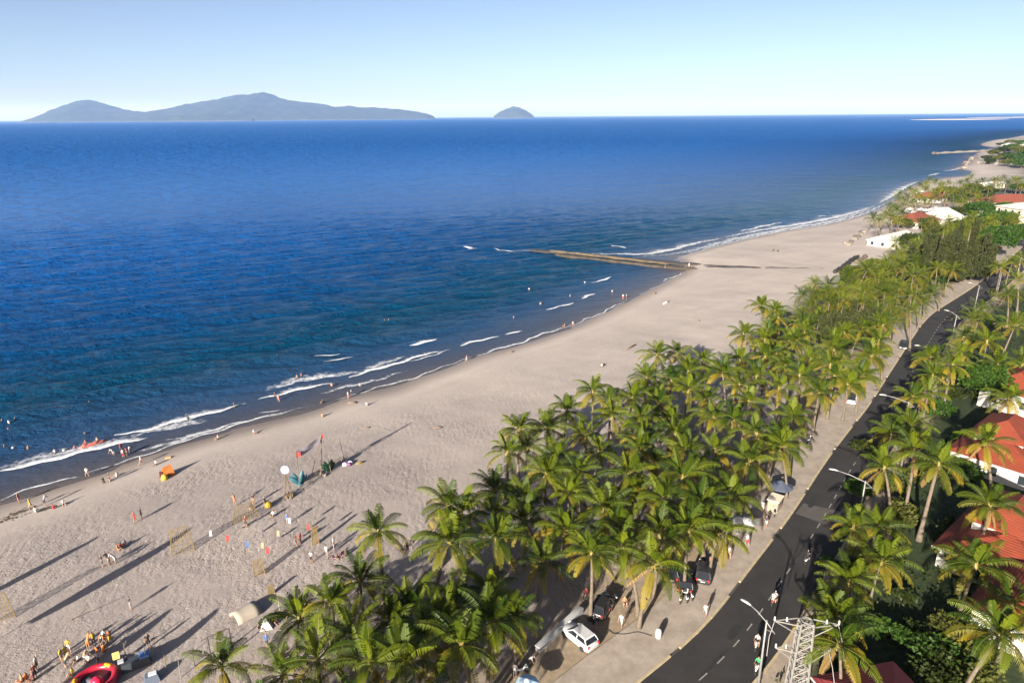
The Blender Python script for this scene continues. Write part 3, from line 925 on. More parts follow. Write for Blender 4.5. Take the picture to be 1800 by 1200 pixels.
M_brd = leaf_mat('broadleaf', (0.018, 0.045, 0.007), (0.048, 0.092, 0.012), 0.5, 0.3, 0.8)
M_bsh = leaf_mat('shrub', (0.012, 0.022, 0.005), (0.040, 0.050, 0.010), 0.5, 0.3, 0.8)
M_oli2 = leaf_mat('yellow_leaf', (0.050, 0.062, 0.008), (0.12, 0.125, 0.016), 0.6, 0.3, 0.8)
M_oli = leaf_mat('olive_leaf', (0.040, 0.050, 0.010), (0.095, 0.098, 0.020), 0.6, 0.3, 0.8)

def tree(name, label, cat, px, py, h, w, mat, n, leaf, seed, kind='round', group=None, ztop=None):
    """px, py: middle of the crown in the survey photograph"""
    x, y = G(px, py, ROAD_Z + h * 0.6)
    z = gz(x, y)
    r = random.Random(seed)
    root = empty(name, (x, y, z))
    tr = MB()
    tr.tube([(0, 0, -0.3), (0.1, 0.05, h * 0.25), (0.0, 0.1, h * 0.5), (0.05, 0, h * 0.8)], [0.06 * h ** 0.8, 0.045 * h ** 0.8, 0.03 * h ** 0.8, 0.02], 7)
    blobs = []
    if kind == 'tall':
        for k in range(15):
            a = k * 2.4; t = math.sqrt((k + 0.5) / 15); rr = w * 0.46 * t; hh = h * r.uniform(0.62, 1.0) * (1.0 - 0.28 * t)
            for q in (0.35, 0.6, 0.82):
                blobs.append((rr * math.cos(a) * (0.7 + 0.4 * q), rr * math.sin(a) * (0.7 + 0.4 * q), hh * q, w * 0.105 * (1.25 - q) + 0.25, hh * 0.17))
    else:
        for k in range(13):
            a = k * 2.4; t = (k + 0.5) / 13; rr = w * 0.5 * math.sqrt(t) * 0.72
            blobs.append((rr * math.cos(a), rr * math.sin(a), h * (0.80 - 0.30 * t * r.uniform(0.4, 1.3)), w * r.uniform(0.13, 0.22), h * r.uniform(0.10, 0.17)))
    for b_ in blobs[::2]:
        tr.tube([(0, 0.05, h * 0.28), (b_[0] * 0.5, b_[1] * 0.5, (h * 0.3 + b_[2]) / 2), b_[:3]], [0.10, 0.06, 0.02], 5)
    tr.build('trunk', M_bark, root, smooth=True)
    link('crown', foliage_mesh('crown', blobs, mat, n, leaf, seed, kind == 'tall'), root)
    tag(root, label, cat, group)
    return root

tree('casuarina_tree', 'tall feathery dark olive casuarina beside the far road lamps', 'tree', 1655, 428, 21, 17, M_cas, 34000, 0.65, 1, 'tall', 'casuarina trees')
tree('casuarina_tree', 'broad dark casuarina at the roadside end of the casuarina clump', 'tree', 1702, 424, 21, 17, M_cas, 34000, 0.65, 2, 'tall', 'casuarina trees')
tree('casuarina_tree', 'dusty olive casuarina rising among palms in the middle grove', 'tree', 1478, 558, 13, 9, M_cas, 20000, 0.5, 3, 'tall', 'casuarina trees')
tree('casuarina_tree', 'second dusty olive casuarina, right of its twin in the grove', 'tree', 1516, 550, 13, 9, M_cas, 20000, 0.5, 4, 'tall', 'casuarina trees')
tree('leafy_tree', 'bright green broadleaf tree beside the upper orange villa roof', 'tree', 1738, 668, 8, 10, M_brd, 9000, 0.42, 5, 'round')
tree('leafy_tree', 'deep green round tree above the road, right of the casuarinas', 'tree', 1752, 418, 13, 15, M_brd, 8000, 0.7, 6, 'round')
tree('leafy_tree', 'dark green tree in front of the cream far building', 'tree', 1752, 385, 11, 18, M_brd, 7000, 0.8, 7, 'round')
tree('leafy_tree', 'green spreading tree left of the long red roof', 'tree', 1722, 366, 10, 16, M_brd, 6000, 0.8, 8, 'round')
tree('leafy_tree', 'olive tree in front of the white gabled roof', 'tree', 1690, 398, 9, 13, M_oli, 6000, 0.6, 9, 'round')
tree('leafy_tree', 'olive green tree between the white roofs and casuarinas', 'tree', 1640, 403, 8, 12, M_oli, 6000, 0.6, 10, 'round')
tree('leafy_tree', 'small round green tree at the end of the white sloping roof', 'tree', 1597, 420, 7, 7, M_bsh, 4000, 0.5, 11, 'round')
tree('leafy_tree', 'pale olive tree near the sand at the grove’s far end', 'tree', 1570, 478, 6, 9, M_oli, 5000, 0.5, 12, 'round')
tree('leafy_tree', 'wide dark tree filling the gap below the red resort roof', 'tree', 1700, 340, 9, 18, M_oli, 5000, 0.9, 13, 'round')
tree('leafy_tree', 'dense green tree at the right edge beside the cream building', 'tree', 1790, 410, 10, 15, M_brd, 6000, 0.7, 14, 'round')
tree('leafy_tree', 'olive tree behind the red resort roof by the sea', 'tree', 1665, 335, 8, 16, M_oli, 4000, 0.9, 15, 'round')
tree('leafy_tree', 'olive bushy tree growing on the grove’s beach edge', 'tree', 1480, 540, 6, 8, M_oli, 5000, 0.5, 16, 'round')
tree('leafy_tree', 'light olive tree crowding the palms before the casuarinas', 'tree', 1620, 470, 7, 11, M_oli, 5000, 0.5, 17, 'round')
tree('leafy_tree', 'dark green tree wedged between road and casuarinas', 'tree', 1740, 470, 7, 8, M_bsh, 5000, 0.5, 18, 'round')
tree('leafy_tree', 'olive bushy tree on the slope left of the red resort roof', 'tree', 1590, 390, 5, 9, M_oli, 4000, 0.5, 19, 'round')
tree('leafy_tree', 'green shrub tree right below the red resort roof', 'tree', 1630, 390, 5, 10, M_bsh, 4000, 0.5, 20, 'round')
tree('leafy_tree', 'dark tree between the white pavilion and white gable', 'tree', 1682, 372, 7, 10, M_bsh, 4000, 0.6, 21, 'round')
tree('leafy_tree', 'green tree directly under the long red roof', 'tree', 1770, 362, 6, 14, M_brd, 5000, 0.7, 22, 'round')
tree('leafy_tree', 'green tree at the bay end of the resort', 'tree', 1735, 335, 7, 14, M_bsh, 4000, 0.8, 23, 'round')
tree('leafy_tree', 'olive tree left of the tiny white hut', 'tree', 1712, 328, 6, 13, M_oli, 4000, 0.8, 24, 'round')
tree('leafy_tree', 'green tree at the right edge above the long red roof', 'tree', 1795, 330, 7, 15, M_brd, 4000, 0.8, 25, 'round')
tree('casuarina_tree', 'slender casuarina on the left flank of the casuarina clump', 'tree', 1632, 445, 12, 10, M_cas, 9000, 0.55, 26, 'tall', 'casuarina trees')
tree('casuarina_tree', 'casuarina nearest the road in the casuarina clump', 'tree', 1715, 455, 11, 10, M_cas, 9000, 0.55, 27, 'tall', 'casuarina trees')
for k_, (a_, b_, w_, lb_) in enumerate([(1500, 478, 9, 'yellow green bushy tree at the grove’s seaward far corner'), (1540, 466, 10, 'bright bushy tree in the far grove before the white roof'), (1590, 480, 10, 'bushy tree in the centre of the far grove'), (1520, 500, 8, 'low bushy tree under the far grove palms'), (1560, 500, 9, 'olive bushy tree left of the sandy roadside gap'), (1605, 505, 8, 'bushy tree beside the far roadside palms'), (1640, 480, 9, 'bushy tree at the foot of the casuarina clump'), (1450, 520, 7, 'bushy tree at the beach side of the twin casuarinas')]):
    tree('leafy_tree', lb_, 'tree', a_, b_, 6, w_, (M_oli, M_oli2)[k_ % 2], 5000, 0.5, 70 + k_, 'round')
# far headland trees
hl = [(1748, 266, 8, 16), (1765, 262, 10, 22), (1782, 258, 11, 26), (1797, 262, 12, 30), (1772, 272, 9, 20), (1790, 276, 11, 26), (1757, 277, 8, 15), (1742, 281, 6, 11), (1800, 250, 10, 26), (1778, 248, 8, 22), (1762, 252, 7, 18), (1797, 285, 9, 20), (1775, 284, 7, 16), (1735, 275, 6, 12), (1812, 270, 11, 30)]
wh = ['olive tree on the inlet side of the far headland', 'broad tree in the middle of the far headland', 'large green tree right of the headland houses', 'wide dark tree at the right edge of the far headland', 'round tree below the white headland house', 'big green tree above the headland’s low wall', 'olive bush tree behind the headland rocks', 'small tree at the tip of the headland rocks', 'tree on the far skyline of the headland', 'pale tree behind the far headland houses', 'low tree beside the far sand spit', 'dark tree at the headland’s lower right corner', 'low olive tree over the headland beach', 'small dark tree by the rock jetty', 'broad tree just right of the headland’s big trees']
for k, (a, b_, h_, w_) in enumerate(hl):
    tree('headland_tree', wh[k], 'tree', a, b_, h_, w_, (M_oli, M_bsh, M_brd)[k % 3], 2600, 1.3, 40 + k, 'round', 'trees on the far headland')

def shrub(px, py, h, w, mat, n, leaf, seed, label, group='garden shrubs across the road', name='garden_shrub'):
    x, y = G(px, py, ROAD_Z + h * 0.4); z = gz(x, y)
    r = random.Random(seed); root = empty(name, (x, y, z))
    bl = [(w * 0.42 * r.uniform(-1, 1), w * 0.42 * r.uniform(-1, 1), h * r.uniform(0.35, 0.75), w * 0.25, h * 0.32) for _ in range(7)]
    st = MB()
    for b_ in bl: st.tube([(b_[0] * 0.2, b_[1] * 0.2, -0.1), (b_[0] * 0.7, b_[1] * 0.7, b_[2] * 0.6), b_[:3]], [0.05, 0.035, 0.01], 5)
    st.build('stem', M_bark, root)
    link('foliage', foliage_mesh('foliage', bl, mat, n, leaf, seed), root)
    tag(root, label, 'shrub', group)
SHR = [(1645, 1125, 2, 5, 'leafy olive shrub above the dark red roof'), (1690, 1120, 3, 6, 'leafy shrub beside the lowest right palm'), (1660, 1160, 2.5, 6, 'shrub against the right side of the dark red roof'), (1590, 1048, 1.4, 1.6, 'small pale leaved bush alone on the dark lawn'), (1700, 1175, 2.6, 5, 'low shrub at the bottom right corner palm'), (1560, 1110, 2, 4, 'shrub between the lattice mast palms and red roof'), (1640, 1190, 2.5, 5, 'shrub at the bottom edge right of the red roof'), (1530, 990, 2.4, 5, 'dark shrub under the roadside garden palms'), (1480, 1000, 1.6, 3.5, 'low shrub at the edge of the road verge'), (1460, 1050, 1.5, 3, 'low verge shrub just above the lattice mast'), (1590, 900, 2.2, 5, 'shrub at the foot of the leaning garden palm'), (1640, 720, 2.6, 6, 'dark shrub between villa and roadside palms'), (1690, 690, 2.4, 5, 'dark shrub below the bright green tree'), (1620, 830, 2.4, 5, 'dark shrub behind the two tall garden palms'), (1700, 830, 2.4, 6, 'shrub between the two orange roofed villas'), (1530, 790, 2.0, 4, 'low shrub by the road lamp above the lane patch'), (1770, 520, 3, 8, 'dark hedge shrub under the far roadside palms'), (1740, 560, 3, 7, 'dark shrub below the far roadside lamp'), (1690, 660, 2.5, 6, 'dark shrub behind the tall roadside palm'), (1715, 800, 3, 6, 'shrub hiding the middle villa’s left wall'), (1690, 775, 3, 5, 'shrub at the left corner of the middle villa'), (1745, 815, 2.8, 6, 'shrub before the middle villa terrace'), (1690, 965, 3, 6, 'shrub hiding the nearer villa’s left wall'), (1720, 1000, 3, 6, 'shrub before the nearer villa'), (1675, 930, 2.8, 5, 'shrub at the left corner of the nearer villa'), (1760, 1030, 3, 6, 'shrub below the nearer villa terrace'), (1760, 700, 3, 6, 'shrub hiding the upper villa’s wall'), (1790, 715, 3, 6, 'shrub between upper and middle villas'), (1570, 860, 2, 4, 'low shrub by the leaning white board'), (1500, 860, 1.8, 3, 'verge shrub behind the lamp with sign arm'), (1440, 1150, 1.5, 3, 'verge shrub at the foot of the lattice mast')]
for k, (a, b_, h_, w_, lb) in enumerate(SHR):
    shrub(a, b_, h_, w_, (M_bsh, M_oli, M_brd)[k % 3], 1700, 0.34, 200 + k, lb)
# uncountable low ground cover of the gardens
gc = np.random.default_rng(5); N = 26000
gxs = gc.uniform(18, 150, N * 3); gys = gc.uniform(35, 190, N * 3)
rd_ = road_d(gxs, gys); ok = (rd_ > 8.6) & (rd_ < 46) & ((wob(gxs, gys, 6.0, 3.0) > -0.15) | (rd_ < 11))
gxs, gys = gxs[ok][:N], gys[ok][:N]; n = len(gxs)
C = np.stack([gxs, gys, np.full(n, ROAD_Z) + gc.uniform(0.02, 0.4, n)], 1)
a = gc.normal(size=(n, 3)) * 0.6 + np.array([0, 0, 0.7]); a /= np.linalg.norm(a, axis=1)[:, None]
b = np.cross(a, gc.normal(size=(n, 3))); b /= np.linalg.norm(b, axis=1)[:, None]
s = gc.uniform(0.15, 0.42, n)[:, None]
V = np.stack([C - a * s * 0.5, C + b * s * 0.3, C + a * s * 0.6, C - b * s * 0.3], 1).reshape(-1, 3)
me = bpy.data.meshes.new('ground_cover'); me.from_pydata(V.tolist(), [], [tuple(range(4 * i, 4 * i + 4)) for i in range(n)]); me.materials.append(M_bsh)
tag(link('ground_cover', me), 'dark low leafy ground cover in the shaded gardens', 'ground cover', kind='stuff')
# ================================================================ foam on the water
def foam_mat(name, lo, hi, scale):
    m, n, l, b = new_mat(name)
    geo = n.new('ShaderNodeNewGeometry'); P = geo.outputs['Position']
    a = n.new('ShaderNodeAttribute'); a.attribute_name = 'cover'
    t = noise(n, l, scale, 5, 0.7, P)
    f = mathn(n, l, 'ADD', mathn(n, l, 'MULTIPLY', a.outputs['Fac'], 1.25), mathn(n, l, 'SUBTRACT', t.outputs[0], 0.98))
    al = n.new('ShaderNodeMapRange'); al.inputs['From Min'].default_value = lo; al.inputs['From Max'].default_value = hi
    l.new(f, al.inputs['Value']); l.new(al.outputs[0], b.inputs['Alpha'])
    b.inputs['Base Color'].default_value = (0.70, 0.71, 0.74, 1); setin(b, Roughness=0.9)
    b.inputs['Specular IOR Level'].default_value = 0.2
    return m
M_foam = foam_mat('wave_foam', 0.05, 0.60, 1.1)
M_lace = foam_mat('foam_lace', 0.05, 0.5, 0.9)

def foam_strip(px_line, w_sea, w_land, mat, seed, step=0.8, lift=0.10, peak=1.0, curl=0.0):
    P = smooth_line([G(x, y, 0.1) for x, y in px_line], step)
    n = len(P)
    s = np.arange(n) * step
    P = offset_line(P, 0.35 * np.sin(s / 2.3 + seed) + 0.25 * np.sin(s / 0.9 + seed * 2))
    e = np.sin(np.linspace(0.04, 1, n) * math.pi) ** 0.4
    mod = 0.75 + 0.25 * np.sin(s / 3.1 + seed * 1.7)
    rows = [(-w_sea * 1.9, 0.0), (-w_sea * 1.1, 0.38), (-w_sea * 0.5, 0.60), (-w_sea * 0.08, 0.86), (w_land * 0.4, 0.90), (w_land, 0.1)]
    X = np.zeros((len(rows), n)); Y = X.copy(); C = X.copy(); K = X.copy()
    for i, (d, c) in enumerate(rows):
        q = offset_line(P, d * (mod if d < 0 else 1.0) * np.maximum(e, 0.25))
        X[i], Y[i] = q[:, 0], q[:, 1]; C[i] = c * (0.55 + 0.45 * e) * peak
        K[i] = curl * e * (1.0 if i in (3, 4) else 0.35 if i == 2 else 0.0)
    SDv = signed_dist(X, Y)
    Zs = np.maximum(sea_height(X, Y, SDv) + 0.02, land_z(X, Y, SDv) * (SDv > -2) - 5 * (SDv <= -2)) + lift + K
    return X, Y, Zs, C, mat
FOAM_B = [([(0, 830), (50, 817), (100, 806), (150, 795), (200, 782), (262, 767)], 4.5, 0.5), ([(202, 762), (250, 757), (300, 745), (350, 731), (410, 715), (440, 706)], 2.6, 0.4),
          ([(453, 700), (500, 692), (550, 680), (590, 670)], 2.2, 0.35), ([(613, 663), (650, 653), (683, 643), (733, 628), (783, 615)], 2.4, 0.4), ([(810, 608), (850, 597), (880, 589)], 2.0, 0.4),
          ([(552, 625), (578, 623), (602, 617)], 1.6, 0.5), ([(568, 635), (598, 632), (627, 626)], 1.6, 0.5), ([(720, 607), (745, 602), (773, 595)], 1.8, 0.5),
          ([(887, 587), (905, 584), (922, 579)], 1.6, 0.4), ([(960, 545), (985, 539), (1012, 531)], 1.8, 0.5), ([(1022, 525), (1035, 521), (1047, 515)], 1.6, 0.5), ([(814, 434), (828, 436), (842, 438)], 2.6, 0.8),
          ([(868, 437), (900, 440), (935, 442)], 1.8, 0.4), ([(1040, 497), (1060, 492), (1080, 487)], 1.4, 0.4)]
FOAM_F = [([(1075, 431), (1088, 434), (1103, 436)], 4.0, 1.5), ([(1040, 445), (1080, 446), (1120, 447), (1170, 441), (1225, 427), (1275, 418)], 6.0, 2.5), ([(1275, 417), (1335, 405), (1400, 395), (1450, 386), (1500, 374), (1540, 361)], 8.0, 2.5),
          ([(1545, 357), (1565, 346), (1590, 330), (1615, 318)], 9.0, 2.5), ([(1630, 309), (1642, 307), (1652, 304)], 6.0, 2.0), ([(1660, 301), (1675, 299), (1688, 296)], 6.0, 2.0), ([(1300, 407), (1345, 397), (1380, 390)], 4.0, 1.5), ([(1438, 381), (1455, 379)], 3.5, 1.5)]
SWASH = [([(0, 879), (75, 851), (112, 841), (150, 834)], 0.9, 0.4), ([(150, 834), (225, 806), (290, 787), (350, 766), (417, 745), (483, 728), (550, 709)], 0.7, 0.3), ([(290, 774), (360, 757), (450, 736), (525, 717)], 0.7, 0.3), ([(590, 700), (683, 676), (760, 652), (830, 624)], 0.6, 0.3),
         ([(830, 627), (910, 603), (960, 585), (1012, 568)], 1.2, 0.5), ([(1012, 569), (1060, 548), (1100, 528)], 0.7, 0.3), ([(1165, 494), (1185, 486), (1203, 478)], 0.9, 0.4), ([(700, 640), (740, 629), (800, 612)], 0.8, 0.3), ([(455, 727), (500, 716)], 0.5, 0.3), ([(1195, 452), (1275, 428), (1375, 406), (1450, 394), (1520, 375), (1570, 350)], 1.6, 0.8)]
LACE = [([(0, 822), (60, 806), (130, 790), (215, 768)], 6.0, 0.5), ([(230, 765), (300, 748), (370, 735)], 4.5, 2.5), ([(470, 686), (520, 668), (580, 660), (640, 650)], 5.5, 2.0), ([(640, 648), (690, 632), (720, 625)], 3.5, 1.0), ([(240, 790), (330, 768), (420, 742)], 2.0, 1.5), ([(1110, 452), (1200, 443), (1290, 420), (1380, 402), (1470, 386), (1550, 360)], 8.0, 3.5), ([(560, 692), (640, 672), (720, 650)], 2.0, 1.0)]
def foam_object(name, label, items, mat, peak, lift, curl=0.0):
    V, F, A = [], [], []
    for k, (ln, ws, wl_) in enumerate(items):
        X, Y, Zs, C, _ = foam_strip(ln, ws, wl_, mat, k + len(name), peak=peak, lift=lift, curl=curl)
        b = len(V); R, N = X.shape
        V += [tuple(p) for p in np.stack([X, Y, Zs], -1).reshape(-1, 3)]; A += C.ravel().tolist()
        F += [(b + r * N + i, b + r * N + i + 1, b + (r + 1) * N + i + 1, b + (r + 1) * N + i) for r in range(R - 1) for i in range(N - 1)]
    me = bpy.data.meshes.new(name); me.from_pydata(V, [], F)
    at = me.attributes.new('cover', 'FLOAT', 'POINT'); at.data.foreach_set('value', A)
    me.polygons.foreach_set('use_smooth', [True] * len(F)); me.materials.append(mat)
    tag(link(name, me), label, 'foam', kind='stuff')
foam_object('breaker_foam', 'white foam along the small breaking waves', FOAM_B, M_foam, 1.0, 0.05, 0.12)
foam_object('surf_foam', 'white surf beyond the groyne', FOAM_F, M_foam, 0.80, 0.07, 0.12)
foam_object('swash_foam', 'thin white foam lines at the water’s edge', SWASH, M_foam, 0.85, 0.045)
foam_object('foam_lace', 'broken foam streaks drifting behind the breakers', LACE, M_lace, 0.68, 0.03)

# ================================================================ groyne and beach debris
M_geo = simple('geotextile', (0.042, 0.032, 0.021), 0.9, 0.5, 0.5, bump=0.6)
M_geo2 = simple('geotextile_mid', (0.075, 0.056, 0.036), 0.9, 0.5, 0.5, bump=0.6)
M_geod = simple('geotextile_dark', (0.020, 0.017, 0.015), 0.8, 0.35, 0.6, bump=0.5)
M_wood = simple('driftwood', (0.13, 0.095, 0.07), 0.9, 0.3, 3.0)
M_bamboo = simple('bamboo', (0.17, 0.115, 0.04), 0.7, 0.2, 3.0)
M_pole = simple('dark_pole', (0.06, 0.048, 0.04), 0.8, 0.2, 3.0)
def tube_px(name, label, cat, line, zc, rad, mat, n=10, flat=0.7, lumps=0.12, group=None, step=1.2, lz=0.0):
    P = smooth_line([G(x, y, lz) for x, y in line], step)
    r = random.Random(len(label)); m = len(P)
    c = P.mean(0)
    pts = [(p[0] - c[0], p[1] - c[1], zc + 0.06 * math.sin(i * 0.7)) for i, p in enumerate(P)]
    rd = [rad * (1 + lumps * math.sin(i * 1.3 + r.random())) * min(1, 0.35 + 0.4 * min(i, m - 1 - i)) for i in range(m)]
    mb = MB().tube(pts, rad, n)
    mb = MB()
    vs, fs = [], []
    for i, p in enumerate(pts):
        d = Vector(pts[min(i + 1, m - 1)]) - Vector(pts[max(i - 1, 0)]); d.normalize(); sv = Vector((d.y, -d.x, 0)).normalized()
        for k in range(n):
            t = 2 * math.pi * k / n
            q = Vector(p) + sv * math.cos(t) * rd[i] + Vector((0, 0, 1)) * math.sin(t) * rd[i] * flat
            vs.append(q)
    for i in range(m - 1):
        for k in range(n):
            fs.append((i * n + k, (i + 1) * n + k, (i + 1) * n + (k + 1) % n, i * n + (k + 1) % n))
    fs += [tuple(range(n)), tuple(reversed(range((m - 1) * n, m * n)))]
    mb.add(vs, fs)
    o = mb.build(name, mat, None, (c[0], c[1], 0), smooth=True)
    tag(o, label, cat, group)
    return o
tube_px('sand_tube', 'front tan sand-filled groyne tube beside the calm shallows', 'groyne', [(975, 449), (1030, 455), (1100, 463), (1170, 471), (1228, 474)], 0.15, 0.95, M_geo, group='groyne tubes')
tube_px('sand_tube', 'rear dark groyne tube on the open sea side', 'groyne', [(930, 441), (980, 445), (1040, 450), (1120, 458), (1200, 465), (1240, 467)], 0.1, 1.1, M_geod, group='groyne tubes')
tube_px('sand_tube', 'upper tan tube lying on the groyne', 'groyne', [(965, 444), (1040, 452), (1110, 460), (1180, 468)], 0.75, 0.7, M_geo2, group='groyne tubes')
for k, (ln, lb) in enumerate([([(1236, 467), (1290, 469), (1342, 471)], 'dark low sandbag row running on from the groyne'), ([(1345, 471), (1390, 472.5), (1432, 473.5)], 'dark low sandbag row at the grove end of the groyne'), ([(1438, 473), (1454, 474)], 'short dark sandbag stub beyond the groyne rows')]):
    tube_px('sandbag_row', lb, 'sandbags', ln, 1.75, 0.30, M_geod, 8, 0.9, 0.2, 'dark sandbag rows on the sand', lz=1.6)
tube_px('sandbag_row', 'dark log wall slanting up to the grove’s far end', 'sandbags', [(1466, 480), (1482, 470), (1496, 459), (1510, 450)], 2.2, 0.85, M_geod, 8, 0.9, 0.25, 'dark sandbag rows on the sand', lz=2.0)
tube_px('sandbag_row', 'grey log wall right behind the slanting dark one', 'sandbags', [(1503, 462), (1514, 456), (1524, 450)], 2.2, 0.8, M_wood, 8, 0.9, 0.25, 'dark sandbag rows on the sand', lz=2.0)
# rocks at the end of the far beach
M_rock = simple('rock', (0.17, 0.145, 0.12), 0.9, 0.3, 1.0, bump=0.6)
M_rockd = simple('rock_dark', (0.07, 0.058, 0.05), 0.9, 0.3, 1.0, bump=0.6)
def rock_mesh(seed):
    r = random.Random(seed); bm = bmesh.new(); bmesh.ops.create_icosphere(bm, subdivisions=2, radius=1.0)
    for v in bm.verts:
        v.co *= 1 + 0.22 * math.sin(v.co.x * 3 + seed) * math.cos(v.co.y * 4 + v.co.z * 3) + r.uniform(-0.06, 0.06); v.co.z *= 0.7
    me = bpy.data.meshes.new('rock'); bm.to_mesh(me); bm.free(); me.materials.append(M_rock if seed % 2 else M_rockd); return me
rocks = [rock_mesh(k) for k in range(4)]
rr = random.Random(3)
def rock_run(p0, p1, n, spread, size, label, group):
    for k in range(n):
        t = rr.random(); a = p0[0] + (p1[0] - p0[0]) * t + rr.uniform(-1, 1) * spread; b_ = p0[1] + (p1[1] - p0[1]) * t + rr.uniform(-0.5, 0.5) * spread
        x, y, z = on_land(a, b_); s_ = size * rr.uniform(0.6, 1.4)
        o = link('rock', rocks[rr.randrange(4)], None, (x, y, max(z, -0.2) + 0.2 * s_), (0, 0, rr.uniform(0, 6)), s_)
        tag(o, label, 'rock', group)
rock_run((1487, 432), (1520, 408), 22, 5, 0.9, 'boulder of the loose stone bank below the white sloping roof', 'boulders of the bank at the far beach end')
rock_run((1690, 296), (1715, 276), 26, 5, 2.0, 'brown boulder on the tip of the far rocky headland', 'boulders of the far headland')
rock_run((1715, 288), (1800, 288), 22, 3, 1.6, 'pale boulder along the headland’s bay beach', 'boulders behind the bay beach')
# rock jetty off the headland
tube_px('rock_jetty', 'thin pale rock jetty reaching out from the far headland', 'jetty', [(1640, 271.5), (1660, 270), (1690, 268.5), (1720, 267), (1748, 264.5)], 0.6, 2.2, M_rock, 8, 0.8, 0.3, step=6.0)
o_ = tube_px('rock_jetty', 'dark rock head at the seaward end of the jetty', 'jetty', [(1639, 271.6), (1646, 271)], 1.2, 3.0, M_rockd, 8, 0.8, 0.3, step=2.0)
# driftwood and dark weed on the sand
M_weed = simple('seaweed', (0.045, 0.035, 0.022), 0.95, 0.4, 3.0)
def log_px(a, b_, r_, label, mat=M_wood, name='driftwood_log', cat='driftwood'):
    x0, y0, z0 = on_land(*a); x1, y1, z1 = on_land(*b_)
    c = ((x0 + x1) / 2, (y0 + y1) / 2)
    mb = MB().tube([(x0 - c[0], y0 - c[1], z0 + r_ * 0.6), (0.1, 0.05, (z0 + z1) / 2 + r_ * 0.9), (x1 - c[0], y1 - c[1], z1 + r_ * 0.6)], [r_ * 0.7, r_, r_ * 0.5], 7)
    tag(mb.build(name, mat, None, (c[0], c[1], 0), smooth=True), label, cat, 'driftwood and litter on the sand')
log_px((1166, 535), (1176, 530), 0.28, 'small pale driftwood boat shape on the upper mid beach', paint((0.6, 0.55, 0.5)))
log_px((1099, 616), (1118, 606), 0.22, 'thin dark driftwood branch near the palm shadows')
log_px((1225, 565), (1230, 564), 0.2, 'tiny dark driftwood piece above the big palm shadow')
log_px((640, 753), (650, 751.5), 0.14, 'short dark stick on the sand past the long shadow')
log_px((760, 752), (777, 752), 0.14, 'short dark stick on the empty sand below the pale shore')
log_px((611, 709), (626, 709), 0.22, 'dark log lying at the edge of the wet sand')
log_px((1054, 643), (1061, 642), 0.28, 'dark clump of litter on the sand above the grove')
log_px((1148, 517), (1152, 516), 0.4, 'dark lump beside the shallow pool')
log_px((895, 620), (902, 619), 0.25, 'dark weed lump at the waterline in mid beach')
log_px((625, 817), (640, 812), 0.2, 'olive bundle of poles beside the beach sculptures', M_bamboo)
log_px((1358, 441), (1361, 441), 0.35, 'left of two dark dots on the far sand', M_weed, 'weed_clump', 'seaweed')
log_px((1366, 442), (1369, 442), 0.35, 'right of two dark dots on the far sand', M_weed, 'weed_clump', 'seaweed')
wr = random.Random(9)
for k, (a, b_, w_, lb) in enumerate([(20, 905, 3.0, 'wide dark seaweed patch on the left wet sand'), (8, 915, 2.0, 'dark seaweed at the left edge of the beach'), (42, 897, 1.6, 'small dark seaweed streak by the left swash'), (80, 895, 1.2, 'thin seaweed streak below the yellow bathers')]):
    x, y, z = on_land(a, b_)
    mb = MB()
    for j in range(70):
        u, v = wr.gauss(0, w_ * 0.5), wr.gauss(0, w_ * 0.16); c_, s_ = math.cos(0.72), math.sin(0.72); q = wr.uniform(0.06, 0.2)
        ox, oy = u * c_ - v * s_, u * s_ + v * c_
        zz = gz(x + ox, y + oy) - z
        mb.add([(ox - q, oy - q * .5, zz + 0.012), (ox + q, oy - q * .3, zz + 0.012), (ox + q * .6, oy + q * .6, zz + 0.03), (ox - q * .5, oy + q * .4, zz + 0.05)], [(0, 1, 2, 3)])
    o = mb.build('seaweed', M_weed, None, (x, y, z)); tag(o, lb, 'seaweed', kind='stuff')

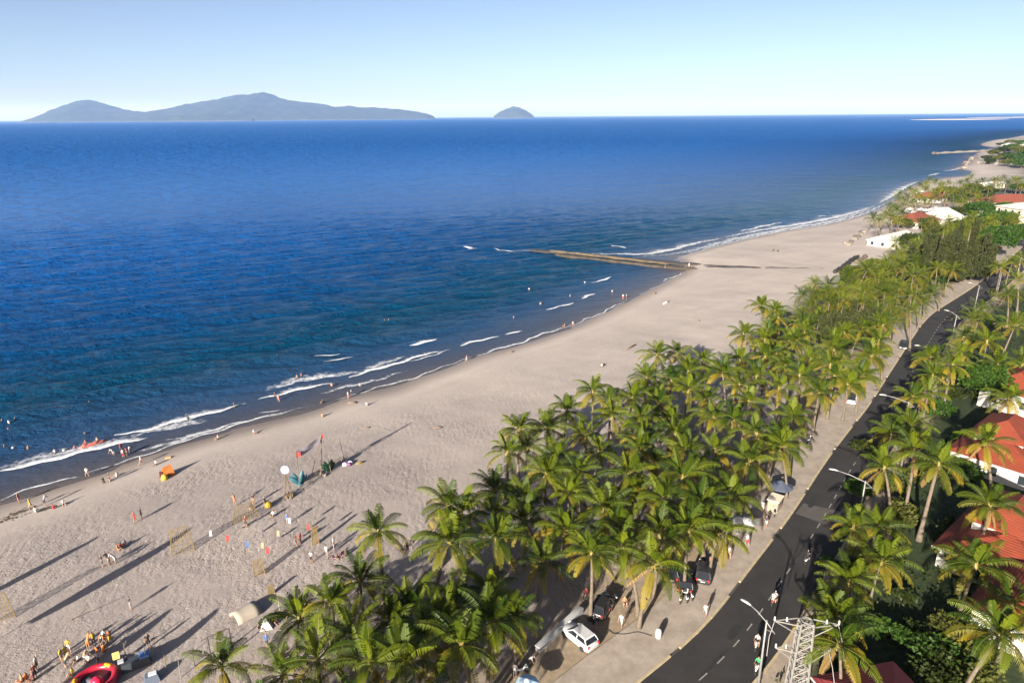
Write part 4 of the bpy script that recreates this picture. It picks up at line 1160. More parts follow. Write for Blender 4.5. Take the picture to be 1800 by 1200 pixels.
# ================================================================ street lamps, mast
M_galv = simple('galvanised', (0.20, 0.195, 0.19), 0.5, 0.15, 2.0, metallic=0.2)
M_lampw = simple('lamp_white', (0.36, 0.355, 0.345), 0.4, 0.08, 2.0)
def street_lamp(px, py, h, label, banner=False):
    """px, py: tip of the lamp head"""
    r_ = ROAD_Z
    x, y = G(px, py, r_ + h)
    k = np.argmin(((RK - np.array([x, y])) ** 2).sum(1))
    base = offset_line(kerb, ROAD_W + 0.9)
    # stand the post on the verge at the station nearest the head
    kk = np.argmin(((base - np.array([x, y])) ** 2).sum(1)); bx, by = base[kk]
    t = base[kk + 1] - base[kk]; L = math.hypot(*t)
    ang = math.atan2(y - by, x - bx)
    root = empty('street_lamp', (bx, by, r_), ang)
    arm = min(max(math.hypot(x - bx, y - by), 1.8), 3.2)
    MB().tube([(0, 0, -0.1), (0, 0, h * 0.5), (0, 0, h - 0.5)], [0.13, 0.10, 0.07], 8).build('pole', M_galv, root, smooth=True)
    MB().box((0, 0, 0.12), (0.42, 0.42, 0.24)).build('base_plate', M_galv, root)
    MB().tube([(-0.9, 0, h - 1.35), (-0.1, 0, h - 0.75), (arm * 0.55, 0, h - 0.2), (arm, 0, h)], [0.035, 0.05, 0.05, 0.045], 6).build('arm', M_galv, root, smooth=True)
    MB().tube([(0, 0, h - 1.5), (-0.75, 0, h - 1.25)], 0.03, 5).build('brace', M_galv, root)
    hd = MB().tube([(arm - 0.15, 0, h - 0.02), (arm + 0.25, 0, h + 0.05), (arm + 0.75, 0, h + 0.02), (arm + 0.95, 0, h - 0.02)], [0.07, 0.17, 0.15, 0.05], 8, flat=0.55).build('lamp_head', M_lampw, root, smooth=True)
    if banner:
        MB().tube([(0, 0, h * 0.38), (0.0, 1.35, h * 0.38)], 0.03, 5).build('sign_arm', M_galv, root)
        MB().box((0.02, 1.35, h * 0.38 - 0.05), (0.06, 0.22, 0.5)).build('sign_box', M_lampw, root)
    tag(root, label, 'street lamp', 'street lamps along the garden side of the road')
for a in [(1328, 1068, 8.6, 'nearest street lamp, beside the lattice mast', False), (1464, 825, 8.6, 'street lamp with a small sign arm, by the resurfaced road band', True), (1545, 693, 8.6, 'street lamp opposite the white parked car'), (1612, 607, 8.6, 'street lamp beside the dark car, its post lost in palms'),
          (1671, 547, 8.4, 'street lamp where the road bends under trees'), (1720, 498, 8.4, 'street lamp at the open sandy roadside gap'), (1754, 472, 8.2, 'street lamp beside the casuarina clump'), (1783, 448, 8.2, 'farthest street lamp at the right edge of the road')]:
    street_lamp(*a)

M_mast = simple('mast_paint', (0.15, 0.142, 0.13), 0.6, 0.12, 3.0)
def lattice_mast():
    zt = 9.6
    x, y = G(1418, 1092, ROAD_Z + zt)
    z = gz(x, y)
    root = empty('lattice_mast', (x, y, z), math.radians(-6))
    wb_, wt = 0.85, 0.50
    def cor(i, t):
        w = wb_ + (wt - wb_) * t; sx, sy = ((-1, -1), (1, -1), (1, 1), (-1, 1))[i % 4]
        return Vector((sx * w, sy * w * 0.75, -0.2 + (zt + 0.2) * t))
    for i in range(4):
        MB().tube([cor(i, 0), cor(i, 1)], 0.10, 4).build('leg', M_mast, root)
    lev = [0, 0.12, 0.24, 0.35, 0.45, 0.54, 0.63, 0.71, 0.79, 0.86, 0.93, 1.0]
    for j in range(len(lev) - 1):
        for i in range(4):
            a, b_ = cor(i, lev[j]), cor(i + 1, lev[j]); c_, d_ = cor(i, lev[j + 1]), cor(i + 1, lev[j + 1])
            MB().tube([a, d_], 0.045, 4).build('brace', M_mast, root); MB().tube([b_, c_], 0.045, 4).build('brace', M_mast, root)
            MB().tube([c_, d_], 0.045, 4).build('strut', M_mast, root)
    for zz, L in ((zt - 0.1, 2.6), (zt * 0.70, 2.2)):
        for sx in (-1, 1):
            arm = MB()
            for sy in (-0.5, 0.5):
                arm.tube([(sx * 0.6, sy, zz), (sx * L, 0, zz)], 0.06, 4)
            arm.tube([(sx * 0.62, -0.45, zz - 0.95), (sx * L, 0, zz)], 0.05, 4).tube([(sx * L * 0.55, -0.25, zz), (sx * L * 0.55, 0.25, zz)], 0.045, 4)
            am = arm.build('cross_arm', M_mast, root)
            for q in (1.0, 0.62):
                ins = MB().lathe([(0.03, 0), (0.10, 0.08), (0.05, 0.14), (0.10, 0.22), (0.05, 0.28), (0.09, 0.36), (0.03, 0.46)], 8, (sx * L * q, 0, zz))
                ins.build('insulator', M_lampw, am, smooth=True)
    ring = MB(); pts = [(0.45 * math.cos(t), 0.42 * math.sin(t), zt + 0.15) for t in [k * math.pi / 6 for k in range(13)]]
    ring.tube(pts, 0.05, 5, caps=False).build('head_ring', M_mast, root)
    for k, (q, sg) in enumerate((((-2.6, 0, zt - 0.2), -1), ((2.6, 0, zt - 0.2), 1), ((2.2, 0, zt * 0.7 - 0.1), 1))):
        MB().tube([q, (q[0] + sg * 0.35, -0.3, q[2] - 1.3), (q[0] + sg * 0.55, -0.9, q[2] - 2.8)], 0.04, 5).build('cable', M_mast, root)
    tag(root, 'cream steel lattice power mast with cross arms at the roadside', 'mast')
lattice_mast()

# ================================================================ buildings
M_wall = simple('white_wall', (0.36, 0.345, 0.32), 0.85, 0.15, 0.5)
M_cream = simple('cream_wall', (0.42, 0.37, 0.28), 0.85, 0.06, 0.6)
M_glass = simple('dark_glass', (0.02, 0.025, 0.03), 0.1, 0.1, 1.0)
def tile_mat(name, c, scale=1.0):
    m, n, l, b = new_mat(name)
    tc = n.new('ShaderNodeTexCoord'); P = tc.outputs['Object']
    w = n.new('ShaderNodeTexWave'); w.inputs['Scale'].default_value = 2.2 * scale; w.bands_direction = 'Z'; w.inputs['Distortion'].default_value = 0.3
    l.new(P, w.inputs['Vector'])
    t = noise(n, l, 0.8, 6, 0.7, P)
    cc = ramp_out(n, l, t.outputs[0], [(0.3, tuple(x * 0.72 for x in c)), (0.7, tuple(min(1, x * 1.15) for x in c))])
    l.new(cc, b.inputs['Base Color']); setin(b, Roughness=0.8)
    bp = n.new('ShaderNodeBump'); bp.inputs['Strength'].default_value = 0.5; bp.inputs['Distance'].default_value = 0.06
    l.new(w.outputs[0], bp.inputs['Height']); l.new(bp.outputs[0], b.inputs['Normal'])
    return m
M_tile = tile_mat('orange_tile', (0.165, 0.026, 0.007)); M_tiler = tile_mat('red_tile', (0.17, 0.04, 0.02)); M_tileb = tile_mat('burgundy_tile', (0.13, 0.012, 0.016)); M_white_roof = simple('white_roof', (0.48, 0.46, 0.41), 0.7, 0.05, 0.4)
def hip(mb, w, d, h, z, ridge=0.35, mi=0, th=0.16):
    rx = w / 2 * ridge if w >= d else 0; ry = 0 if w >= d else d / 2 * ridge
    if w >= d: R = [(-rx - 1e-3, 0), (rx + 1e-3, 0)]
    else: R = [(0, -ry), (0, ry)]
    E_ = [(-w / 2, -d / 2), (w / 2, -d / 2), (w / 2, d / 2), (-w / 2, d / 2)]
    vs = [(x, y, z) for x, y in E_] + [(R[0][0], R[0][1], z + h), (R[1][0], R[1][1], z + h)] + [(x, y, z - th) for x, y in E_]
    if w >= d: fs = [(0, 1, 5, 4), (1, 2, 5), (2, 3, 4, 5), (3, 0, 4)]
    else: fs = [(0, 1, 4), (1, 2, 5, 4), (2, 3, 5), (3, 0, 4, 5)]
    fs += [(0, 6, 7, 1), (1, 7, 8, 2), (2, 8, 9, 3), (3, 9, 6, 0), (9, 8, 7, 6)]
    return mb.add(vs, fs, mi)
def gable(mb, w, d, h, z, mi=0, th=0.2):
    """ridge along x"""
    vs = [(-w / 2, -d / 2, z), (w / 2, -d / 2, z), (w / 2, d / 2, z), (-w / 2, d / 2, z), (-w / 2, 0, z + h), (w / 2, 0, z + h)]
    vs += [(a, b, c - th) for a, b, c in vs]
    fs = [(0, 1, 5, 4), (2, 3, 4, 5), (7, 6, 10, 11), (9, 8, 11, 10), (0, 6, 7, 1), (2, 8, 9, 3), (0, 4, 10, 6), (4, 3, 9, 10), (1, 7, 11, 5), (5, 11, 8, 2)]
    return mb.add(vs, fs, mi)
def walls(root, w, d, h, mat, nwin, floors=1):
    MB().box((0, 0, h / 2 - 0.1), (w, d, h + 0.2)).build('wall', mat, root)
    for side in range(4):
        L = w if side % 2 == 0 else d; off = (d if side % 2 == 0 else w) / 2
        n = max(1, int(L / 3.2)) if nwin else 0
        for f in range(floors):
            for k in range(n):
                u = (k + 0.5) / n * L - L / 2; zz = (f + 0.55) * h / floors; a = side * math.pi / 2 - math.pi / 2
                c_, s_ = math.cos(a), math.sin(a)
                pos = (off * c_ - u * s_, off * s_ + u * c_, zz)
                win = MB().box((0, 0, 0), (0.10, 1.3, 1.5)).build('window', M_lampw, root, pos, (0, 0, a))
                MB().box((0.03, 0, 0), (0.08, 1.1, 1.3)).build('pane', M_glass, win)
def building(name, label, px, py, zref, rz, kind, w, d, wallh, roofh, rmat, wmat, over=0.6, floors=1, extra=None, group=None):
    x, y = G(px, py, ROAD_Z + zref); z = gz(x, y)
    root = empty(name, (x, y, z), math.radians(rz))
    walls(root, w, d, wallh, wmat, True, floors)
    mb = MB()
    rf = (hip if kind == 'hip' else gable)(mb, w + 2 * over, d + 2 * over, roofh, wallh + 0.12).build('roof', rmat, root)
    if kind == 'gable':
        e = MB()
        for sx in (-1, 1):
            xx = sx * w / 2
            e.add([(xx, -d / 2, wallh), (xx, d / 2, wallh), (xx, 0, wallh + roofh * d / (d + 2 * over))], [(0, 1, 2)])
        e.build('gable_wall', wmat, root)
    if kind == 'hip':
        MB().tube([(-(w / 2 + over), -(d / 2 + over), wallh + 0.02), (w / 2 + over, -(d / 2 + over), wallh + 0.02)], 0.10, 4).tube([(-(w / 2 + over), -(d / 2 + over), wallh + 0.02), (-(w / 2 + over), d / 2 + over, wallh + 0.02)], 0.10, 4).build('gutter', M_lampw, root)
    if extra: extra(root, rf)
    tag(root, label, 'house', group)
    return root
def raised(w, d, z, bandh, roofh, ox=0, oy=0, mat=None):
    def f(root, rf):
        MB().box((ox, oy, z + bandh / 2), (w, d, bandh)).build('clerestory', M_wall, root)
        o = hip(MB(), w + 1.2, d + 1.2, roofh, 0.08).build('upper_roof', mat or M_tile, root, (ox, oy, z + bandh))
        for k in (-1, 0, 1):
            MB().box((ox + k * w * 0.3, oy - d / 2, z + bandh * 0.6), (1.0, 0.12, bandh * 0.45)).build('window', M_glass, root)
    return f
RZ = 40.0
VG = 'orange roofed villas across the road'
building('villa', 'orange roofed villa with white wall right of the bright green tree', 1800, 655, 6, RZ, 'hip', 12, 9, 3.6, 3.0, M_tile, M_wall, group=VG, floors=1)
building('villa', 'middle orange roofed villa with a white clerestory', 1780, 768, 4.5, RZ, 'hip', 14, 11, 2.6, 2.4, M_tile, M_wall, group=VG, extra=raised(8.5, 6.0, 3.5, 1.4, 2.0, 1.5, 1.0))
building('villa', 'nearer orange roofed villa with a shaded maroon left roof', 1792, 928, 4.5, RZ, 'hip', 15, 11, 2.6, 2.4, M_tile, M_wall, group=VG, extra=raised(9.0, 6.0, 3.5, 1.4, 2.0, 2.0, 1.0))
building('villa', 'sliver of an orange roofed villa at the right edge', 1838, 1052, 4, RZ, 'hip', 11, 9, 3.4, 2.2, M_tile, M_wall, group=VG)
building('garden_house', 'dark red hipped roof at the bottom edge, beside the mast', 1545, 1212, 4, 12, 'hip', 7.5, 5.5, 3.2, 1.2, M_tileb, M_wall, over=0.4)
def patio(px, py, w, d, rz, label):
    x, y = G(px, py, ROAD_Z + 0.4); root = empty('pool_terrace', (x, y, ROAD_Z - 0.02), math.radians(rz))
    MB().box((0, 0, 0.10), (w, d, 0.24)).build('terrace_slab', simple('terrace_%d' % px, (0.34, 0.35, 0.36), 0.8, 0.1, 0.5), root)
    MB().box((0.3, 0, 0.235), (w * 0.7, d * 0.6, 0.05)).build('pool_water', simple('pool_%d' % px, (0.05, 0.16, 0.26), 0.1, 0.1, 0.5), root)
    tag(root, label, 'terrace', 'villa terraces')
patio(1780, 825, 9, 6, RZ, 'shaded blue terrace between the two raised villas')
patio(1785, 990, 9, 5, RZ, 'shaded blue terrace below the nearer villa')
# far resort
FG = 'buildings of the far resort'
building('resort_house', 'low building with one large white sloping roof by the far beach', 1573, 412, 4, 38, 'gable', 19, 12, 2.2, 2.6, M_white_roof, M_wall, 0.5, group=FG)
building('resort_house', 'red hip roofed house behind the white sloping roof', 1611, 377, 5, 30, 'hip', 18, 13, 2.6, 3.4, M_tiler, M_wall, group=FG)
building('resort_house', 'white hip roofed pavilion between red roof and white gable', 1658, 371, 5, 25, 'hip', 15, 12, 2.6, 4.2, M_white_roof, M_wall, group=FG)
building('resort_house', 'white gable roofed house behind the olive trees', 1706, 381, 6, 25, 'gable', 17, 13, 2.8, 3.8, M_white_roof, M_wall, 0.6, group=FG)
building('resort_house', 'small red roofed house near the far shore palms', 1638, 337, 5, 30, 'hip', 17, 13, 2.4, 3.4, M_tiler, M_wall, group=FG)
building('resort_house', 'long low house with red hip roof and cream walls', 1772, 345, 7, 8, 'hip', 36, 13, 4.5, 3.6, M_tiler, M_cream, group=FG, floors=2)
building('resort_house', 'pale cream two storey building at the right edge', 1806, 378, 6, 10, 'hip', 20, 14, 9.5, 2.0, M_white_roof, M_cream, group=FG, floors=3)
building('resort_house', 'tiny white hut near the bay beach palms', 1732, 325, 3, 20, 'hip', 8, 7, 3, 2, M_white_roof, M_wall, group=FG)
building('resort_house', 'white hut beside the bay beach, right of the tiny hut', 1750, 322, 3, 15, 'hip', 9, 7, 3, 2, M_white_roof, M_wall, group=FG)
building('headland_house', 'white flat topped house on the far headland', 1773, 249.5, 9, 15, 'hip', 13, 10, 6, 2.0, M_white_roof, M_wall, group='houses on the far headland')
building('headland_house', 'small cream house below the white headland house', 1775, 257.5, 6, 15, 'hip', 12, 8, 4, 2.0, M_white_roof, M_cream, group='houses on the far headland')
building('headland_house', 'pale house at the right edge of the far headland', 1800, 246.5, 9, 15, 'hip', 14, 10, 5, 2.0, M_white_roof, M_cream, group='houses on the far headland')
# white sun umbrellas around the resort house
def parasol(x, y, z, r_, h, mat, label, group=None, name='parasol', rz=0):
    root = empty(name, (x, y, z), rz)
    MB().tube([(0, 0, -0.1), (0, 0, h)], 0.035, 6).build('pole', M_galv, root)
    can = MB(); n = 8
    vs = [(0, 0, h + 0.05)] + [(r_ * math.cos(2 * math.pi * k / n), r_ * math.sin(2 * math.pi * k / n), h - r_ * 0.42) for k in range(n)] + [(r_ * 1.0 * math.cos(2 * math.pi * k / n), r_ * math.sin(2 * math.pi * k / n), h - r_ * 0.42 - 0.18) for k in range(n)]
    fs = [(0, 1 + k, 1 + (k + 1) % n) for k in range(n)] + [(1 + k, 1 + n + k, 1 + n + (k + 1) % n, 1 + (k + 1) % n) for k in range(n)]
    can.add(vs, fs).build('canopy', mat, root)
    MB().lathe([(0.28, 0), (0.28, 0.08), (0.06, 0.10)], 10).build('base', M_galv, root)
    tag(root, label, 'parasol', group)
M_canvas = simple('white_canvas', (0.42, 0.415, 0.40), 0.8, 0.06, 2.0)
for k, (a, b_) in enumerate([(1592, 366), (1600, 362), (1606, 369), (1620, 364), (1628, 366), (1638, 365), (1645, 363), (1648, 352), (1620, 331), (1616, 334)]):
    x, y = G(a, b_, ROAD_Z + 2.4); parasol(x, y, gz(x, y), 2.0, 2.6, M_canvas, 'white sun parasol beside the red roofed resort house', 'white parasols of the far resort')
# ================================================================ people
M_hair = paint((0.02, 0.016, 0.014), 0.6)
SKIN = [paint((0.26, 0.15, 0.10), 0.6), paint((0.20, 0.11, 0.07), 0.6), paint((0.31, 0.19, 0.135), 0.6)]
def rot2(v, a):
    c, s = math.cos(a), math.sin(a); return (v[0] * c - v[1] * s, v[0] * s + v[1] * c)
def person_mesh(pose):
    """one continuous body grown over a jointed skeleton; face +Y"""
    J = {}
    def put(n, p, r, reg): J[n] = (Vector(p), r, reg)
    hip = 0.90
    if pose in ('sit',): hip = 0.14
    if pose == 'ride': hip = 0.80
    if pose == 'squat': hip = 0.34
    lean = {'sit': -0.06, 'ride': 0.16, 'squat': 0.22, 'walk': 0.05, 'bend': 0.42}.get(pose, 0.0)
    put('pelvis', (0, 0, hip), 0.135, 'bottom')
    put('waist', (0, lean * 0.35, hip + 0.17), 0.118, 'top')
    put('chest', (0, lean * 0.9, hip + 0.40), 0.140, 'top')
    put('collar', (0, lean * 1.1, hip + 0.53), 0.095, 'top')
    put('neck', (0, lean * 1.2 + 0.01, hip + 0.60), 0.052, 'skin')
    put('chin', (0, lean * 1.25 + 0.03, hip + 0.66), 0.068, 'skin')
    put('brow', (0, lean * 1.28 + 0.02, hip + 0.745), 0.092, 'skin')
    put('crown', (0, lean * 1.28 - 0.005, hip + 0.815), 0.068, 'hair')
    put('nose', (0, lean * 1.28 + 0.105, hip + 0.71), 0.018, 'skin')
    sh = J['collar'][0] + Vector((0, 0, -0.02))
    for s, n in ((-1, 'l'), (1, 'r')):
        sw = {'walk': 0.20 * s, 'wave': 0.0}.get(pose, 0.03)
        S = sh + Vector((0.175 * s, 0, -0.02)); put('shoulder' + n, S, 0.062, 'top')
        if pose == 'wave' and s == 1:
            E = S + Vector((0.20, 0.03, 0.16)); W = E + Vector((0.06, 0.06, 0.24)); Hn = W + Vector((0.01, 0.02, 0.09))
        elif pose == 'ride':
            E = S + Vector((0.07 * s, 0.15, -0.24)); W = E + Vector((0.02 * s, 0.24, -0.02)); Hn = W + Vector((0, 0.09, 0.0))
        elif pose == 'sit':
            E = S + Vector((0.06 * s, 0.08, -0.26)); W = E + Vector((-0.03 * s, 0.21, -0.06)); Hn = W + Vector((-0.02 * s, 0.09, -0.01))
        elif pose in ('squat', 'bend'):
            E = S + Vector((0.05 * s, 0.13, -0.25)); W = E + Vector((-0.02 * s, 0.14, -0.19)); Hn = W + Vector((0, 0.05, -0.08))
        else:
            E = S + Vector((0.055 * s, sw * 0.5, -0.27)); W = E + Vector((0.01 * s, sw * 0.5 + 0.05, -0.24)); Hn = W + Vector((0, 0.03, -0.085))
        put('elbow' + n, E, 0.043, 'sleeve'); put('wrist' + n, W, 0.030, 'skin'); put('palm' + n, W.lerp(Hn, 0.6), 0.034, 'skin')
        d = (Hn - W).normalized(); lat = Vector((s, 0, 0))
        put('fingers' + n, Hn + d * 0.05, 0.022, 'skin'); put('thumb' + n, W.lerp(Hn, 0.7) - lat * 0.045 + d * 0.02, 0.013, 'skin')
        Hp = Vector((0.095 * s, 0, hip - 0.04))
        if pose == 'walk':
            K = Hp + Vector((0.0, -0.17 * s, -0.39)); A = K + Vector((0, -0.05 * s - 0.12, -0.385)); 
            if s < 0: A = K + Vector((0, -0.02, -0.39))
        elif pose == 'ride':
            K = Hp + Vector((0.10 * s, 0.36, -0.08)); A = K + Vector((0, -0.05, -0.40))
        elif pose == 'sit':
            K = Hp + Vector((0.05 * s, 0.32, 0.27)); A = K + Vector((0.02 * s, 0.20, -0.33))
        elif pose == 'squat':
            K = Hp + Vector((0.09 * s, 0.36, 0.10)); A = K + Vector((-0.02 * s, -0.16, -0.33))
        elif pose == 'legs_apart':
            K = Hp + Vector((0.10 * s, 0.02, -0.39)); A = K + Vector((0.08 * s, -0.02, -0.385))
        else:
            K = Hp + Vector((0.01 * s, 0.02, -0.40)); A = K + Vector((0, -0.03, -0.385))
        A.z = max(A.z, 0.075)
        put('thigh' + n, Hp, 0.092, 'bottom'); put('knee' + n, K, 0.060, 'leg'); put('ankle' + n, A, 0.042, 'skin')
        put('toe' + n, (A.x, A.y + 0.15, max(A.z - 0.04, 0.035)), 0.036, 'skin')
    E_ = [('pelvis', 'waist'), ('waist', 'chest'), ('chest', 'collar'), ('collar', 'neck'), ('neck', 'chin'), ('chin', 'brow'), ('brow', 'crown'), ('brow', 'nose')]
    for n in 'lr':
        E_ += [('collar', 'shoulder' + n), ('shoulder' + n, 'elbow' + n), ('elbow' + n, 'wrist' + n), ('wrist' + n, 'palm' + n), ('palm' + n, 'fingers' + n), ('palm' + n, 'thumb' + n),
               ('pelvis', 'thigh' + n), ('thigh' + n, 'knee' + n), ('knee' + n, 'ankle' + n), ('ankle' + n, 'toe' + n)]
    names = list(J); ix = {n: i for i, n in enumerate(names)}
    me = bpy.data.meshes.new('person_' + pose)
    me.from_pydata([J[n][0] for n in names], [(ix[a], ix[b]) for a, b in E_], [])
    o = bpy.data.objects.new('tmp', me); COL.objects.link(o)
    o.modifiers.new('skin', 'SKIN').use_smooth_shade = True
    sv = me.skin_vertices[0].data
    for i, n in enumerate(names):
        r = J[n][1]
        sv[i].radius = (r * 1.25, r * 0.85) if n in ('chest', 'waist', 'pelvis') else (r, r)
        sv[i].use_root = (n == 'pelvis')
    sub = o.modifiers.new('sub', 'SUBSURF'); sub.levels = 1; sub.render_levels = 1
    dg = bpy.context.evaluated_depsgraph_get()
    out = bpy.data.meshes.new_from_object(o.evaluated_get(dg))
    out.name = 'person_body'
    bpy.data.objects.remove(o)
    out.materials.clear()
    for m_ in (SKIN[0], M_hair, paint((0.5, 0.5, 0.5)), paint((0.1, 0.1, 0.12))): out.materials.append(m_)
    segs = [(J[a][0], J[b][0], J[a], J[b]) for a, b in E_]
    for f in out.polygons:
        c = f.center; best, reg = 1e9, 'skin'
        for a, b, ja, jb in segs:
            d = b - a; t = max(0, min(1, (c - a).dot(d) / max(d.length_squared, 1e-9))); dd = (c - a - d * t).length
            if dd < best:
                best = dd
                if ja[2] == 'sleeve': reg = 'skin'
                elif jb[2] == 'sleeve': reg = 'top' if t < 0.75 else 'skin'
                elif jb[2] == 'leg': reg = 'bottom' if t < 0.8 else 'skin'
                elif ja[2] == 'leg': reg = 'skin'
                else: reg = ja[2] if t < 0.5 else jb[2]
        hd = c - J['brow'][0]
        if hd.length < 0.16 and (hd.y < -0.02 or hd.z > 0.05) and hd.z > -0.06: reg = 'hair'
        f.material_index = {'skin': 0, 'hair': 1, 'top': 2, 'bottom': 3}[reg]
        f.use_smooth = True
    return out
POSES = {p: person_mesh(p) for p in ('stand', 'walk', 'sit', 'ride', 'squat', 'wave', 'bend', 'legs_apart')}
CL = {'white': (0.360, 0.353, 0.347), 'red': (0.310, 0.022, 0.019), 'orange': (0.434, 0.124, 0.019), 'yellow': (0.434, 0.279, 0.025), 'black': (0.011, 0.011, 0.012), 'dark': (0.025, 0.025, 0.031), 'blue': (0.031, 0.081, 0.236), 'green': (0.019, 0.310, 0.099), 'teal': (0.062, 0.236, 0.260),
      'pink': (0.372, 0.136, 0.149), 'purple': (0.081, 0.037, 0.074), 'skin': None, 'maroon': (0.099, 0.019, 0.019), 'grey': (0.186, 0.192, 0.211), 'tan': (0.260, 0.186, 0.112), 'salmon': (0.384, 0.136, 0.062)}
def dress(o, top, bottom, seed, hat=None):
    sk = SKIN[seed % 3]
    tm = sk if CL[top] is None else paint(CL[top], 0.8); bm_ = sk if CL[bottom] is None else paint(CL[bottom], 0.8)
    for i, m_ in enumerate((sk, paint(CL[hat], 0.7) if hat else M_hair, tm, bm_)):
        o.material_slots[i].link = 'OBJECT'; o.material_slots[i].material = m_
PN = [0]
PEOPLE = []
def person(px, py, top, bottom, pose, label, rz=None, z=None, group=None, sink=None, scale=1.0, hat=None, xyz=None):
    """px, py: the feet (or where the water closes round the body)"""
    PN[0] += 1; r = random.Random(PN[0] * 7)
    if xyz: x, y, zz = xyz
    elif sink is not None:
        x, y = G(px, py, 0.0); zz = -sink
    elif z is not None:
        x, y = G(px, py, z); zz = z
    else: x, y, zz = on_land(px, py)
    o = link('person', POSES[pose], None, (x, y, zz - 0.01 if sink is None else zz), (0, 0, r.uniform(0, 6.28) if rz is None else rz), scale)
    dress(o, top, bottom, PN[0], hat)
    tag(o, label, 'person', group)
    PEOPLE.append((o, px, py))
    return o
W = 'people wading and swimming'; B = 'people on the beach'; Q = 'people on the promenade'; R_ = 'people at the inflatable'
# wading and swimming: (px, py, top, depth sunk, label)
for a in [(8, 786, 'skin', 1.1, 'bather in the water at the left edge, left of the pair'), (23, 788, 'white', 1.15, 'bather in pale top swimming near the left edge'), (50, 788, 'skin', 1.0, 'bare bather standing left of the surf foam'), (97, 797, 'white', 0.75, 'bather in white at the left breaker'), (112, 792, 'white', 1.2, 'low swimmer in white within the left breaker'), (131, 787, 'pink', 1.2, 'swimmer between the white bather and the red float'),
          (157, 707, 'dark', 1.25, 'lone dark swimmer farthest out on the left'), (149, 763, 'dark', 1.15, 'dark swimmer out beyond the red float'), (15, 741, 'white', 1.3, 'swimmer’s pale head out at the left edge'), (14, 754, 'skin', 1.3, 'swimmer closer in than the left edge pale head'), (3, 739, 'skin', 1.3, 'swimmer touching the left picture edge'), (26, 736, 'dark', 1.35, 'swimmer just right of the left edge heads'),
          (331, 738, 'dark', 0.8, 'dark bather in the second breaker’s foam'), (412, 716, 'dark', 0.7, 'dark bather at the break between two foam lines'), (483, 697, 'dark', 0.7, 'dark bather at the third breaker’s left end'), (522, 664, 'skin', 0.9, 'bather in the foam streaks seaward of the third breaker'), (583, 680, 'skin', 0.7, 'bather alone between third and fourth breakers'), (487, 627, 'dark', 1.15, 'lone swimmer left of the two short foam caps'),
          (676, 564, 'dark', 1.2, 'left swimmer of the far pair beyond the surf'), (683, 563, 'skin', 1.2, 'right swimmer of the far pair beyond the surf'), (633, 678, 'white', 1.0, 'pale bather just below the fourth breaker'), (903, 562, 'white', 0.5, 'wader in white far right of the short foam cap'), (950, 535, 'skin', 0.9, 'bather left of the groyne shallows foam'), (1002, 522, 'white', 0.8, 'bather in white near the groyne foam lines'),
          (1028, 497, 'white', 1.1, 'swimmer with pale float in the groyne shallows'), (930, 508, 'white', 1.2, 'swimmer farthest out before the groyne')]:
    person(a[0], a[1], a[2], 'dark', 'stand', a[4], sink=a[3], group=W)
for a in [(200, 799, 'white', 'white', 'bend', 'person in all white bending at the water’s edge', 0.25), (213, 790, 'red', 'dark', 'walk', 'person in red in the shallows above the little group', 0.4), (217, 802, 'white', 'red', 'stand', 'wader in white top and red shorts beside the bending person', 0.3), (223, 800, 'red', 'dark', 'stand', 'wader in red top, right of the red shorts', 0.3), (229, 796, 'white', 'grey', 'stand', 'small wader in white at the group’s right', 0.35),
          (490, 705, 'skin', 'pink', 'walk', 'bare bather with pink shorts inside the third breaker', 0.25), (612, 701, 'white', 'pink', 'stand', 'left of two people in white at the waterline', 0.05), (618, 697, 'white', 'white', 'stand', 'right of two people in white at the waterline', 0.08), (567, 709, 'dark', 'dark', 'sit', 'dark figure sitting in the thin swash', 0.05), (820, 636, 'pink', 'white', 'walk', 'lone walker in pink at the waterline mid beach', 0.05),
          (1076, 517, 'white', 'dark', 'walk', 'wader left of the red trousered couple', 0.25), (1095, 526, 'white', 'red', 'stand', 'taller of the couple in white tops and red trousers', 0.05), (1101, 526, 'white', 'red', 'stand', 'shorter of the couple in white tops and red trousers', 0.05), (992, 574, 'skin', 'pink', 'sit', 'left sunbather in the swash below the groyne', 0.05), (1007, 570, 'white', 'skin', 'sit', 'right sunbather in the swash below the groyne', 0.05), (530, 662, 'skin', 'dark', 'stand', 'bather right beside the foam streak swimmer', 0.8)]:
    person(a[0], a[1], a[2], a[3], a[4], a[5], sink=a[6], group=W)
person(1211, 470, 'white', 'white', 'stand', 'person in white standing on the groyne’s landward end', z=1.25, group=W)
person(1169, 472, 'tan', 'tan', 'stand', 'person in tan beside the groyne tubes', sink=0.2, group=W)
